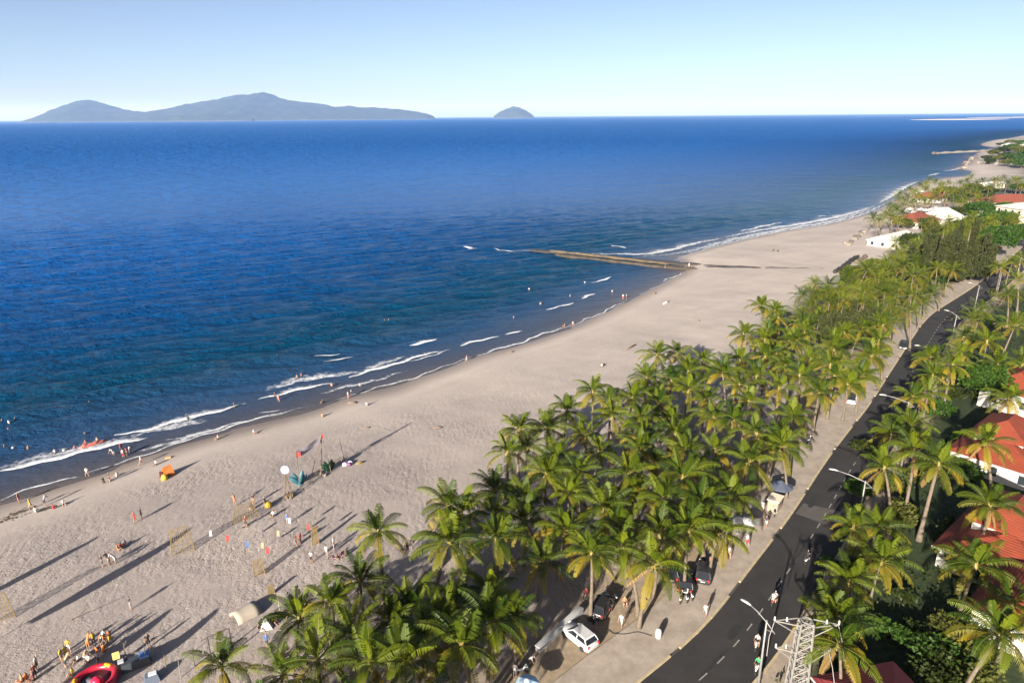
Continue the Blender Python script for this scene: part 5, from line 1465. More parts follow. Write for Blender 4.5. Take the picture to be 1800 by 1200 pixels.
# on the sand
for a in [(238, 918, 'red', 'red', 'walk', 'person in red striding with a black clad companion'), (249, 911, 'black', 'black', 'stand', 'black clad companion of the red strider'), (248, 817, 'white', 'pink', 'walk', 'walker in white top on the wet sand, left of the orange tent'), (154, 838, 'white', 'skin', 'legs_apart', 'person in white shirt standing in the thin swash'),
          (184, 850, 'dark', 'dark', 'squat', 'dark figure crouching by the waterline'), (193, 847, 'dark', 'maroon', 'stand', 'dark thin figure standing behind the croucher'), (206, 837, 'white', 'white', 'sit', 'person in white sitting on the wet sand'), (34, 884, 'skin', 'pink', 'stand', 'bare bather at the far left waterline'), (55, 894, 'yellow', 'yellow', 'walk', 'person in yellow near the seaweed'), (79, 889, 'grey', 'dark', 'bend', 'grey figure bending right of the yellow person'),
          (94, 894, 'red', 'red', 'sit', 'small child in red on the wet sand'), (112, 887, 'white', 'tan', 'sit', 'person in white lying back on the wet sand'), (63, 900, 'white', 'white', 'sit', 'small child in white by the yellow person'), (274, 817, 'white', 'white', 'sit', 'small white figure left of the orange tent'),
          (208, 967, 'orange', 'salmon', 'sit', 'left sitter of the trio in the long shadow'), (214, 963, 'red', 'dark', 'sit', 'middle sitter of the trio in the long shadow'), (220, 959, 'white', 'salmon', 'sit', 'right sitter of the trio in the long shadow'), (181, 996, 'black', 'black', 'stand', 'person in black standing at the long shadow’s edge'), (193, 993, 'dark', 'tan', 'bend', 'dark haired person stooping beside the one in black'), (204, 990, 'white', 'white', 'bend', 'person in white stooping, right of the pair'),
          (230, 1071, 'dark', 'grey', 'stand', 'lone person in dark top midway down the sand'), (262, 1137, 'black', 'black', 'stand', 'person in black standing on the shadowed path'), (67, 1177, 'white', 'black', 'wave', 'person in white and black above the lower left crowd'),
          (433, 926, 'maroon', 'dark', 'stand', 'person in maroon below the bamboo screen'), (446, 886, 'dark', 'tan', 'stand', 'thin figure behind the bamboo screen'), (440, 897, 'dark', 'tan', 'squat', 'figure crouching at the bamboo screen'), (467, 891, 'dark', 'tan', 'stand', 'person in dark top beside the yellow bag'), (480, 907, 'white', 'dark', 'sit', 'person in white sitting near the round sign'), (414, 889, 'salmon', 'salmon', 'bend', 'person in salmon left of the bamboo screen'),
          (506, 921, 'blue', 'grey', 'stand', 'child in blue grey below the round sign'), (521, 959, 'maroon', 'red', 'legs_apart', 'person in maroon, left of the red pair'), (529, 956, 'red', 'maroon', 'stand', 'person in dark red, right of the red pair'), (587, 964, 'white', 'white', 'stand', 'person in all white near the grove corner'), (575, 979, 'white', 'grey', 'walk', 'person in white and grey at the grove corner'), (548, 989, 'white', 'black', 'stand', 'person in white shirt and black trousers at the dune edge'),
          (586, 983, 'purple', 'purple', 'sit', 'left of three purple clad sitters by the grove'), (599, 978, 'purple', 'purple', 'sit', 'middle of three purple clad sitters by the grove'), (607, 977, 'purple', 'maroon', 'sit', 'right of three purple clad sitters by the grove'), (480, 1095, 'dark', 'tan', 'sit', 'dark sitter next to the small white tent'), (457, 1107, 'tan', 'maroon', 'sit', 'sitter in brown left of the small white tent'), (470, 1138, 'blue', 'dark', 'walk', 'walker with a pale teal hat in the grove shade'),
          (383, 772, 'tan', 'dark', 'sit', 'left sunbather on the dry sand above the swash'), (447, 762, 'white', 'tan', 'sit', 'sunbather in white beside a long shadow near the swash'), (567, 733, 'tan', 'tan', 'sit', 'tan sunbather on the sand ridge'), (645, 713, 'white', 'tan', 'sit', 'sunbather near the dark log by the waterline'), (1058, 645, 'white', 'black', 'sit', 'lone sitter on the upper mid beach')]:
    person(*a[:6], group=B, hat='teal' if 'teal hat' in a[5] else None)
for k in range(3):
    person((710, 722, 716)[k], (967, 965, 960)[k], 'dark', 'dark', ('sit', 'stand', 'sit')[k], ('left dark figure in the shade under the lone tall palm', 'right dark figure in the shade under the lone tall palm', 'rear dark figure in the shade under the lone tall palm')[k], group=B)
# crowd at the inflatable, lower left
for k, a in enumerate([(166, 1134, 'yellow', 'black', 'stand', 'person in yellow at the top of the lower left crowd'), (123, 1146, 'yellow', 'white', 'stand', 'person in yellow vest standing left of the crowd'), (156, 1140, 'salmon', 'orange', 'bend', 'stooping person in salmon, left of the orange cluster'), (171, 1146, 'orange', 'maroon', 'sit', 'sitter in orange in the middle of the orange cluster'), (180, 1136, 'white', 'black', 'bend', 'person in white and black bending in the cluster'), (188, 1131, 'orange', 'maroon', 'bend', 'orange clad person bending at the cluster’s right'), (195, 1130, 'salmon', 'yellow', 'stand', 'rightmost person of the orange cluster'),
          (182, 1150, 'orange', 'salmon', 'squat', 'orange croucher nearest the cluster’s sunlit sand'), (110, 1164, 'yellow', 'tan', 'stand', 'leftmost pale yellow clad person by the inflatable'), (118, 1158, 'yellow', 'tan', 'stand', 'pale yellow clad person, second from the left'), (116, 1174, 'tan', 'dark', 'bend', 'tan clad person stooping left of the inflatable'), (128, 1186, 'yellow', 'yellow', 'sit', 'yellow clad sitter against the inflatable'), (136, 1162, 'white', 'black', 'sit', 'black trousered sitter with white cap'), (148, 1157, 'tan', 'white', 'squat', 'croucher in tan behind the inflatable'), (156, 1163, 'white', 'tan', 'sit', 'white clad sitter behind the inflatable'), (172, 1158, 'white', 'dark', 'sit', 'white clad sitter near the red rim'),
          (38, 1198, 'salmon', 'orange', 'sit', 'left of the salmon clad sitters in the corner'), (46, 1194, 'orange', 'salmon', 'sit', 'upper of the salmon clad sitters in the corner'), (57, 1196, 'maroon', 'salmon', 'sit', 'right of the salmon clad sitters in the corner'), (63, 1192, 'maroon', 'dark', 'stand', 'dark maroon clad person standing in the corner')]):
    person(*a[:6], group=R_)
PZ = ROAD_Z + 0.12
for a in [(1092, 1101, 'white', 'white', 'walk', 'person in white beside the parked motorbikes', ROAD_Z), (1239, 1083, 'white', 'white', 'walk', 'lone walker in white at the kerb', PZ), (1313, 959, 'white', 'red', 'walk', 'walker in white with red trousers on the promenade', PZ), (1346, 926, 'dark', 'white', 'stand', 'dark thin figure on the open promenade', PZ), (1315, 925, 'salmon', 'salmon', 'stand', 'person under the right white promenade parasol', PZ),
          (1281, 980, 'white', 'tan', 'walk', 'walker in white where the palms meet the promenade', PZ), (1270, 975, 'grey', 'white', 'stand', 'grey clad person half hidden by promenade palms', PZ), (1340, 899, 'white', 'white', 'stand', 'person in white beside the pale kiosk', PZ), (1374, 855, 'white', 'dark', 'stand', 'person at the dark canopy on the promenade', PZ), (1064, 1068, 'red', 'maroon', 'sit', 'sitter in red behind the parked motorbikes', ROAD_Z), (1030, 1045, 'red', 'maroon', 'sit', 'left red clad sitter under the promenade palms', ROAD_Z), (1098, 1060, 'salmon', 'dark', 'sit', 'salmon clad sitter right of the parked motorbikes', ROAD_Z), (905, 1190, 'white', 'white', 'stand', 'person in white next to the pale blue parasol', ROAD_Z), (930, 1170, 'white', 'dark', 'bend', 'stooping person above the pale blue parasol', ROAD_Z), (1247, 1000, 'salmon', 'white', 'stand', 'person behind the dark parked cars', PZ)]:
    person(*a[:6], z=a[6], group=Q)

# ================================================================ vehicles
M_tyre = paint((0.015, 0.015, 0.015), 0.85); M_rim = paint((0.45, 0.45, 0.46), 0.35); M_cglass = simple('car_glass', (0.012, 0.014, 0.018), 0.06, 0.1, 1.0)
M_lampr = paint((0.45, 0.02, 0.02), 0.3); M_lampc = paint((0.75, 0.75, 0.72), 0.2)
def wheel(parent, x, y, r_, w):
    t = MB(); prof = [(r_ * 0.62, -w / 2), (r_ * 0.93, -w / 2), (r_, -w * 0.3), (r_, w * 0.3), (r_ * 0.93, w / 2), (r_ * 0.62, w / 2)]
    t.lathe(prof, 16); o = t.build('wheel', M_tyre, parent, (x, y, r_), (math.pi / 2, 0, 0), smooth=True)
    MB().lathe([(0.02, -w * 0.42), (r_ * 0.62, -w * 0.42), (r_ * 0.62, w * 0.42), (0.02, w * 0.42)], 12).build('rim', M_rim, o)
    return o
def car(px, py, rz, paint_c, label, roof=None, z=ROAD_Z):
    x, y = G(px, py, z + 0.6); root = empty('parked_car' if 'driving' not in label else 'car', (x, y, z), rz)
    pm = simple('car_paint_%d' % px, paint_c, 0.25, 0.02, 1.0); pm2 = pm if roof is None else simple('car_roof_%d' % px, roof, 0.2, 0.02, 1.0)
    L, Wd = 4.15, 1.76
    # lower body: sections along the length (x, half width, sill z, shoulder z)
    st = [(-2.08, 0.70, 0.42, 0.78), (-2.02, 0.80, 0.28, 0.90), (-1.6, 0.87, 0.22, 0.98), (-0.6, 0.88, 0.20, 0.96), (0.5, 0.88, 0.20, 0.93), (1.2, 0.87, 0.22, 0.86), (1.75, 0.82, 0.26, 0.74), (2.02, 0.72, 0.34, 0.62), (2.08, 0.60, 0.40, 0.54)]
    vs, fs = [], []; n = 8
    for (sx, hw, z0, z1) in st:
        vs += [(sx, -hw * 0.9, z0), (sx, -hw, z0 + 0.12), (sx, -hw, z1 - 0.12), (sx, -hw * 0.86, z1), (sx, hw * 0.86, z1), (sx, hw, z1 - 0.12), (sx, hw, z0 + 0.12), (sx, hw * 0.9, z0)]
    for i in range(len(st) - 1):
        for k in range(n): fs.append((i * n + k, i * n + (k + 1) % n, (i + 1) * n + (k + 1) % n, (i + 1) * n + k))
    fs += [tuple(reversed(range(n))), tuple((len(st) - 1) * n + k for k in range(n))]
    body = MB().add(vs, [tuple(reversed(f)) for f in fs]).build('body', pm, root, smooth=True)
    # glass house
    lo = [(-1.85, 0.76, 0.95), (1.0, 0.78, 0.88)]; hi = [(-1.45, 0.62, 1.44), (0.25, 0.64, 1.46)]
    g = [(lo[0][0], -lo[0][1], lo[0][2]), (lo[1][0], -lo[1][1], lo[1][2]), (lo[1][0], lo[1][1], lo[1][2]), (lo[0][0], lo[0][1], lo[0][2]), (hi[0][0], -hi[0][1], hi[0][2]), (hi[1][0], -hi[1][1], hi[1][2]), (hi[1][0], hi[1][1], hi[1][2]), (hi[0][0], hi[0][1], hi[0][2])]
    for nm, f in (('windscreen', (1, 2, 6, 5)), ('rear_window', (3, 0, 4, 7)), ('side_window', (0, 1, 5, 4)), ('side_window', (2, 3, 7, 6))):
        MB().add([g[i] for i in f], [(0, 1, 2, 3)]).build(nm, M_cglass, root)
    rf = MB().box((-0.62, 0, 1.47), (1.98, 1.36, 0.09), taper=0.88).build('roof', pm2, root)
    for s in (-1, 1):
        for xa, xb in ((lo[1][0], hi[1][0]), (lo[0][0], hi[0][0]), (-0.42, -0.45)):
            MB().tube([(xa, s * 0.79, 0.92), (xb, s * 0.66, 1.46)], 0.055, 5).build('pillar', pm, root)
        MB().box((0.62, s * 0.93, 0.98), (0.20, 0.16, 0.12)).build('mirror', pm, root)
        MB().box((2.0, s * 0.58, 0.62), (0.14, 0.30, 0.14)).build('headlight', M_lampc, root); MB().box((-2.04, s * 0.66, 0.82), (0.10, 0.20, 0.24)).build('tail_light', M_lampr, root)
        for xx in (-1.28, 1.30): wheel(root, xx, s * 0.80, 0.32, 0.22)
    MB().box((-2.07, 0, 0.62), (0.04, 0.5, 0.12)).build('number_plate', M_lampw, root)
    tag(root, label, 'car', 'cars')
white = (0.42, 0.42, 0.42)
car(1018, 1116, math.radians(128), white, 'white hatchback parked on the sandy promenade corner')
car(1497, 700, math.radians(62), white, 'white car with black roof parked on the promenade', (0.03, 0.03, 0.035), z=PZ)
car(1589, 607, math.radians(238), (0.03, 0.035, 0.03), 'dark car driving in the shaded lane')
car(1205, 1020, math.radians(75), (0.02, 0.02, 0.022), 'black car parked nose out under the promenade palms')
car(1238, 1003, math.radians(70), (0.025, 0.025, 0.028), 'black car behind the first black one under palms')
car(1178, 1000, math.radians(80), (0.025, 0.027, 0.03), 'black car tucked deepest under the promenade palms')
car(1060, 1062, math.radians(60), (0.02, 0.02, 0.022), 'black car in shade behind the white hatchback')
def motorbike(x, y, z, rz, col, label, group):
    root = empty('motorbike', (x, y, z), rz); pm = paint(col, 0.35)
    wheel(root, 0, 0, 0.28, 0.10).rotation_euler = (math.pi / 2, 0, 0)
    for ch in root.children: ch.location = (0.62, 0, 0.28)
    w2 = wheel(root, -0.62, 0, 0.28, 0.11)
    MB().tube([(-0.75, 0, 0.62), (-0.35, 0, 0.60), (-0.05, 0, 0.45), (0.25, 0, 0.42), (0.48, 0, 0.75)], [0.10, 0.15, 0.13, 0.10, 0.07], 8).build('body', pm, root, smooth=True)
    MB().tube([(-0.80, 0, 0.80), (-0.45, 0, 0.78), (-0.05, 0, 0.72)], [0.07, 0.12, 0.09], 8, flat=1.0).build('seat', paint((0.02, 0.02, 0.02), 0.7), root, smooth=True)
    MB().tube([(0.62, 0, 0.28), (0.50, 0, 0.70), (0.44, 0, 1.0)], 0.035, 6).build('fork', M_rim, root)
    MB().tube([(0.32, -0.34, 1.02), (0.44, -0.10, 1.02), (0.44, 0.10, 1.02), (0.32, 0.34, 1.02)], 0.022, 5).build('handlebar', paint((0.03, 0.03, 0.03)), root)
    MB().lathe([(0.02, 0.0), (0.09, 0.03), (0.07, 0.12), (0.01, 0.14)], 8).build('headlight', M_lampc, root, (0.50, 0, 0.88), (0, math.pi / 2, 0))
    MB().box((0.60, 0, 0.58), (0.32, 0.13, 0.03), ry=0.2).build('mudguard', pm, root)
    tag(root, label, 'motorbike', group)
    return root
def rider(px, py, col_top, col_bot, col_bike, hat, label_r, label_m, heading, pillion=None):
    x, y = G(px, py, ROAD_Z); z = ROAD_Z
    motorbike(x, y, z, heading, col_bike, label_m, 'motorbikes on the road')
    c_, s_ = math.cos(heading), math.sin(heading)
    person(px, py, col_top, col_bot, 'ride', label_r, rz=heading - math.pi / 2, xyz=(x - 0.22 * c_, y - 0.22 * s_, z + 0.06), group='motorbike riders', hat=hat)
    if pillion: person(px, py, pillion[0], pillion[1], 'ride', pillion[2], rz=heading - math.pi / 2, xyz=(x - 0.62 * c_, y - 0.62 * s_, z + 0.12), group='motorbike riders', hat=pillion[3])
HD = math.atan2(kerb[34][1] - kerb[30][1], kerb[34][0] - kerb[30][0])
rider(1418, 987, 'black', 'black', (0.6, 0.6, 0.62), 'white', 'rider in black with white helmet, farthest along the road', 'pale motorbike farthest along the road', HD + 0.05)
rider(1361, 1060, 'white', 'maroon', (0.25, 0.03, 0.03), 'white', 'rider in white shirt on the red motorbike', 'dark red motorbike in the centre of the lane', HD - 0.05, ('white', 'tan', 'pillion in white behind the white shirted rider', None))
rider(1330, 1137, 'white', 'black', (0.5, 0.45, 0.35), 'white', 'rider in white and black nearing the street lamp', 'pale motorbike nearing the nearest street lamp', HD + math.pi + 0.15)
rider(1331, 1178, 'green', 'black', (0.65, 0.65, 0.62), 'green', 'rider in bright green nearest the camera', 'white motorbike ridden by the green clad rider', HD + math.pi + 0.1)
pk = [(1048, 1085, 60, (0.03, 0.03, 0.03), 'black parked motorbike nearest the white hatchback'), (1057, 1080, 62, (0.3, 0.3, 0.32), 'grey parked motorbike, second from the white hatchback'), (1066, 1074, 58, (0.02, 0.02, 0.03), 'black parked motorbike in the middle of the row'), (1073, 1068, 64, (0.35, 0.03, 0.03), 'red parked motorbike toward the end of the row'), (1080, 1062, 60, (0.03, 0.03, 0.04), 'black parked motorbike at the palm end of the row'), (1197, 1052, 70, (0.72, 0.72, 0.72), 'left white motorbike parked before the black cars'), (1208, 1050, 75, (0.72, 0.72, 0.72), 'middle white motorbike parked before the black cars'), (1216, 1046, 80, (0.70, 0.70, 0.72), 'right white motorbike parked before the black cars'), (1422, 775, 50, (0.6, 0.6, 0.62), 'white motorbike parked beside the promenade palm'), (1361, 902, 70, (0.3, 0.3, 0.3), 'grey bicycle like motorbike by the pale kiosk'), (915, 1178, 20, (0.5, 0.5, 0.52), 'motorbike half hidden above the pale blue parasol')]
for a, b_, d_, c_, lb in pk:
    x, y = G(a, b_, ROAD_Z + 0.3); zz = PZ if -PAVE_W - .2 < float(road_d(np.array([x]), np.array([y]))[0]) < -.2 else gz(x, y)
    motorbike(x, y, zz, math.radians(d_), c_, lb, 'parked motorbikes')
# ================================================================ beach props
def place(px, py): return on_land(px, py)
def screen(px, py, w, h, rz, label, tall=False):
    """a bamboo frame hung with loose straw netting"""
    x, y, z = place(px, py); root = empty('bamboo_screen', (x, y, z), rz)
    for s in (-1, 1):
        MB().tube([(s * w / 2, 0, -0.15), (s * w / 2 * 0.7, 0.05, h)], [0.05, 0.03], 6).build('post', M_bamboo, root)
    MB().tube([(-w * 0.35, 0.05, h * 0.98), (w * 0.35, 0.05, h * 0.98)], 0.035, 6).build('top_rail', M_bamboo, root)
    MB().tube([(-w / 2, 0.0, 0.12), (w / 2, 0.0, 0.12)], 0.035, 6).build('bottom_rail', M_bamboo, root)
    r = random.Random(px); n = 9
    for k in range(n):
        t = (k + 0.5) / n - 0.5
        MB().box((t * w * 0.86, 0.03, h * 0.52), (0.045, 0.03, h * 0.93), ry=-t * 0.12).build('slat', M_bamboo, root)
    for k in range(6):
        zz = h * (0.2 + 0.13 * k); ww = w * (1 - 0.3 * zz / h)
        MB().box((0, 0.05, zz), (ww * 0.94, 0.025, 0.035), ry=r.uniform(-.06, .06)).build('cross_slat', M_bamboo, root)
    tag(root, label, 'screen', 'bamboo screens on the beach')
screen(322, 972, 2.6, 3.6, 0.55, 'tall leaning bamboo screen right of the seated trio')
screen(432, 915, 3.4, 2.4, 0.62, 'broad low bamboo screen among the crouching figures')
screen(555, 957, 0.9, 2.6, 0.55, 'narrow bamboo screen right of the red clad pair')
screen(456, 1011, 1.3, 2.2, 0.5, 'lone bamboo screen nearest the dune edge')
screen(2, 1092, 2.6, 3.4, 0.55, 'bamboo screen cut by the left picture edge')
screen(477, 1044, 0.8, 1.2, 0.5, 'tiny bamboo screen above the arched shelter')
def pennant(px, py, h, col, label):
    """px, py: the flag itself"""
    x, y = G(px, py, 1.9 + h - 0.4); z = gz(x, y); root = empty('pennant_pole', (x, y, z))
    MB().tube([(0, 0, -0.2), (0.02, 0, h)], [0.022, 0.012], 5).build('pole', M_bamboo, root)
    m = paint(col, 0.8); vs, fs = [], []
    for i in range(5):
        for j in range(3): vs.append((0.03 + 0.17 * j, 0.05 * math.sin(i * 1.4 + j), h - 0.02 - 0.20 * i))
    fs = [(i * 3 + j, i * 3 + j + 1, (i + 1) * 3 + j + 1, (i + 1) * 3 + j) for i in range(4) for j in range(2)]
    MB().add(vs, fs).build('flag', m, root, smooth=True)
    tag(root, label, 'flag pole', 'pennant poles on the beach')
for a in [(397, 945, 2.6, CL['red'], 'red pennant pole, leftmost of the red ones'), (431, 956, 2.6, CL['blue'], 'blue and white pennant pole between the red ones'), (467, 966, 2.6, CL['red'], 'red pennant pole just above the lone bamboo screen'), (539, 926, 2.6, CL['red'], 'red pennant pole above the red clad pair'), (506, 916, 2.6, (0.25, 0.25, 0.33), 'grey pennant pole between red pennant and round sign'), (367, 936, 2.4, (0.25, 0.26, 0.34), 'grey pennant pole right of the tall bamboo screen'), (486, 938, 2.6, CL['tan'], 'pale pennant pole in the middle of the poles'), (458, 958, 3.0, CL['tan'], 'bare tan pennant pole near the red pennant')]:
    pennant(*a)
# round sign on a tripod of poles
x, y, z = place(507, 874); root = empty('round_sign', (x, y, z), 0.5)
for k in range(4):
    a = k * math.pi / 2 + 0.4; MB().tube([(0.75 * math.cos(a), 0.75 * math.sin(a), -0.2), (0.10 * math.cos(a), 0.10 * math.sin(a), 3.6)], [0.06, 0.04], 6).build('leg', M_wood, root)
MB().tube([(0, 0, 2.6), (0, 0, 4.1)], 0.05, 6).build('post', M_wood, root)
for zz, w_ in ((0.7, 0.62), (1.5, 0.48), (2.3, 0.33)):
    pts = [(w_ * math.cos(k * math.pi / 2 + .4), w_ * math.sin(k * math.pi / 2 + .4), zz) for k in range(5)]
    MB().tube(pts, 0.035, 5, caps=False).build('ring_rail', M_wood, root)
M_signw = paint((0.22, 0.245, 0.32), 0.6)
dsc = MB().lathe([(0.01, -0.05), (0.58, -0.05), (0.62, 0.0), (0.58, 0.05), (0.01, 0.05)], 20).build('disc', M_signw, root, (0, -0.05, 4.35), (math.pi / 2 - 0.15, 0, -0.5))
MB().lathe([(0.20, 0.052), (0.30, 0.058), (0.20, 0.064)], 16).build('ring_mark', paint((0.30, 0.36, 0.52)), dsc)
for k in range(5): MB().box((0.5 * math.cos(k * 1.3), 0.5 * math.sin(k * 1.3), 0.25 + 0.1 * (k % 2)), (0.35, 0.12, 0.55), rz=k).build('bundle', M_wood if k % 2 else M_bamboo, root)
tag(root, 'round white sign on a tall tripod of poles', 'sign')
# banner arch: two masts, a pale banner, red flag, netting
x, y, z = place(540, 852); ax, ay, az = place(576, 832)
root = empty('banner_frame', (x, y, z)); dx, dy = ax - x, ay - y
hl_, hr = 5.6, 6.4
MB().tube([(-0.9, -0.5, -0.2), (-0.9, -0.5, hl_)], [0.06, 0.04], 6).build('mast', M_wood, root)
MB().tube([(dx - 0.9, dy - 0.4, -0.2), (dx - 0.3, dy, hr)], [0.07, 0.04], 6).build('mast', M_wood, root)
MB().tube([(dx + 0.5, dy + 0.3, -0.2), (dx - 0.3, dy, hr)], [0.06, 0.04], 6).build('mast', M_wood, root)
MB().tube([(0.2, 0.1, -0.1), (dx - 0.3, dy, hr)], [0.05, 0.04], 6).build('mast', M_wood, root)
vs, fs = [], []
for i in range(9):
    t = i / 8
    for j in range(4):
        vs.append((-0.9 + (dx + 0.6) * t, -0.5 + (dy + 0.5) * t + 0.12 * math.sin(t * 9 + j), hl_ + (hr - hl_) * t - 0.05 - 0.33 * j - 0.15 * math.sin(t * math.pi)))
for i in range(8):
    for j in range(3): fs.append((i * 4 + j, i * 4 + j + 1, (i + 1) * 4 + j + 1, (i + 1) * 4 + j))
MB().add(vs, fs).build('banner', paint((0.30, 0.27, 0.31), 0.85), root, smooth=True)
vs = [(-0.9 + 0.22 * i, -0.5 + 0.1 * math.sin(i * 1.5), hl_ - 0.05 - 0.26 * j) for i in range(4) for j in range(4)]
MB().add(vs, [(i * 4 + j, i * 4 + j + 1, (i + 1) * 4 + j + 1, (i + 1) * 4 + j) for i in range(3) for j in range(3)]).build('red_flag', paint((0.30, 0.028, 0.022), 0.8), root)
vs = [(dx - 0.3 + 0.1 * i, dy + 0.05 * math.sin(i * 1.5), hr + 0.1 - 0.26 * j) for i in range(4) for j in range(4)]
MB().add(vs, [(i * 4 + j, i * 4 + j + 1, (i + 1) * 4 + j + 1, (i + 1) * 4 + j) for i in range(3) for j in range(3)]).build('red_flag', paint((0.30, 0.028, 0.022), 0.8), root)
for k in range(12):
    t = k / 11; MB().tube([(0.3 + (dx - 1.0) * t, 0.1 + (dy - .1) * t, 0.0), (0.3 + (dx - 0.7) * t, 0.1 + (dy - .1) * t, 0.4 + (hr - 2.0) * t)], 0.012, 4).build('net_cord', M_bamboo, root)
tag(root, 'pole frame with pale banner and red flags on the sand', 'banner')
def wings(px, py, h, col, label):
    """upright sail-like leaves spreading from one foot"""
    x, y, z = place(px, py); root = empty('leaf_sculpture', (x, y, z), 0.4); m = simple('wing_%d' % px, col, 0.5, 0.25, 1.5)
    for k, (a, l_) in enumerate(((-0.75, 0.95), (-0.40, 1.0), (0.30, 1.05), (0.70, 0.85))):
        vs = []
        for i in range(6):
            t = i / 5; w_ = 0.34 * math.sin(math.pi * (0.10 + 0.80 * t)); cx = math.sin(a) * t * h * l_ ; cz = math.cos(a) * t * h * l_
            for sg in (-1, 1): vs.append((cx + sg * w_ * math.cos(a), 0.10 * (k % 2) + 0.12 * math.sin(t * 2) , cz - sg * w_ * math.sin(a) + 0.02))
        vs2 = [(a_, b_ + 0.06, c_) for a_, b_, c_ in vs]
        n = len(vs); fs = [(2 * i, 2 * i + 1, 2 * i + 3, 2 * i + 2) for i in range(5)] + [(n + 2 * i, n + 2 * i + 2, n + 2 * i + 3, n + 2 * i + 1) for i in range(5)] + [(2 * i, 2 * i + 2, n + 2 * i + 2, n + 2 * i) for i in range(5)] + [(2 * i + 1, n + 2 * i + 1, n + 2 * i + 3, 2 * i + 3) for i in range(5)]
        MB().add(vs + vs2, fs).build('leaf', m, root, smooth=True)
    MB().lathe([(0.45, -0.1), (0.40, 0.12), (0.10, 0.3)], 10).build('foot', m, root)
    tag(root, label, 'sculpture', 'leaf sculptures on the beach')
wings(527, 851, 2.0, (0.02, 0.09, 0.12), 'teal leaf shaped sculpture right of the round sign')
wings(579, 827, 1.7, (0.008, 0.04, 0.016), 'dark green leaf shaped sculpture under the red flagged mast')
# small driftwood masts and a heap beyond the banner
x, y, z = place(600, 812); root = empty('driftwood_mast', (x, y, z))
MB().tube([(0.4, 0.3, -0.2), (0.25, 0.2, 1.6), (0, 0, 4.2)], [0.09, 0.07, 0.02], 6).build('mast', M_wood, root)
MB().tube([(-1.5, -0.2, -0.2), (-1.6, -0.2, 1.7)], [0.07, 0.03], 6).build('stake', M_wood, root)
for k in range(6): MB().tube([(-1.4 + k * 0.35, -0.2, 0.0), (-1.2 + k * 0.35, 0.3, 0.5 + 0.15 * (k % 3))], [0.05, 0.02], 5).build('stick', M_wood, root)
tag(root, 'thin driftwood mast with stakes, right of the green sculpture', 'mast')
x, y, z = place(611, 816); root = empty('beach_bundle', (x, y, z), 0.5)
for k in range(4): MB().lathe([(0.05, 0), (0.42, 0.05), (0.38, 0.35), (0.1, 0.5)], 9, (0.45 * math.cos(k * 1.7), 0.4 * math.sin(k * 1.7), 0)).build('bag', (paint((0.62, 0.58, 0.66)), paint((0.12, 0.05, 0.12)))[k % 2], root, smooth=True)
tag(root, 'heap of white and purple bags beside the driftwood mast', 'bags')
for k, (a, b_, lb) in enumerate([(563, 832, 'left pale stone at the foot of the banner mast'), (571, 836, 'right pale stone at the foot of the banner mast')]):
    x, y, z = place(a, b_); tag(link('rock', rocks[1], None, (x, y, z + 0.1), (0, 0, k), 0.4), lb, 'rock')
# yellow bag, orange tent
x, y, z = place(472, 890); tag(MB().lathe([(0.1, -0.05), (0.45, 0.0), (0.5, 0.3), (0.35, 0.65), (0.08, 0.8)], 10).build('yellow_bag', paint(CL['yellow'], 0.7), None, (x, y, z), smooth=True), 'round yellow bag beside the dark topped person', 'bag')
x, y, z = place(295, 835); root = empty('beach_tent', (x, y, z), 0.6)
vs = [(-1.0, -0.7, 0), (1.0, -0.7, 0), (1.0, 0.7, 0), (-1.0, 0.7, 0), (-0.5, -0.1, 1.5), (0.6, 0.1, 1.7)]
MB().add(vs, [(0, 1, 5, 4), (1, 2, 5), (2, 3, 4, 5), (3, 0, 4), (3, 2, 1, 0)]).build('canopy', paint((0.36, 0.10, 0.015), 0.8), root)
MB().lathe([(0.1, -0.05), (0.48, 0.05), (0.5, 0.45), (0.3, 0.8), (0.05, 0.9)], 10, (-0.6, -1.15, 0)).build('float_ring', paint(CL['yellow'], 0.6), root, smooth=True)
MB().box((-0.9, -0.2, 0.45), (0.5, 0.7, 0.95), taper=0.7).build('entrance', paint(CL['maroon'], 0.9), root)
tag(root, 'orange beach tent with a yellow float before it', 'tent')
x, y, z = place(296, 805); tag(MB().box((0, 0, 0.12), (0.9, 0.4, 0.28), taper=0.7, rz=0.5).build('beach_bag', paint((0.65, 0.25, 0.12), 0.8), None, (x, y, z)), 'flat orange bag lying behind the orange tent', 'bag')
# red float with swimmers
x, y = G(162, 782, 0.1); root = empty('float_raft', (x, y, 0.12), 0.75)
MB().tube([(-1.9, 0, 0), (-1.4, 0, 0.1), (0, 0, 0.12), (1.5, 0, 0.15), (2.1, 0, 0.3)], [0.18, 0.32, 0.34, 0.3, 0.12], 10).build('hull', paint((0.34, 0.09, 0.075), 0.5), root, smooth=True)
MB().box((-0.3, 0, 0.36), (1.2, 0.3, 0.12)).build('seat_pad', paint((0.7, 0.4, 0.3)), root)
tag(root, 'red inflatable float at the end of the left breaker', 'float', None)
person(158, 781, 'red', 'salmon', 'sit', 'bather in red riding the red float', xyz=(x - 0.7, y - 0.6, 0.42), group=W)
person(168, 779, 'skin', 'red', 'sit', 'bare bather riding the right end of the red float', xyz=(x + 0.6, y + 0.5, 0.42), group=W)
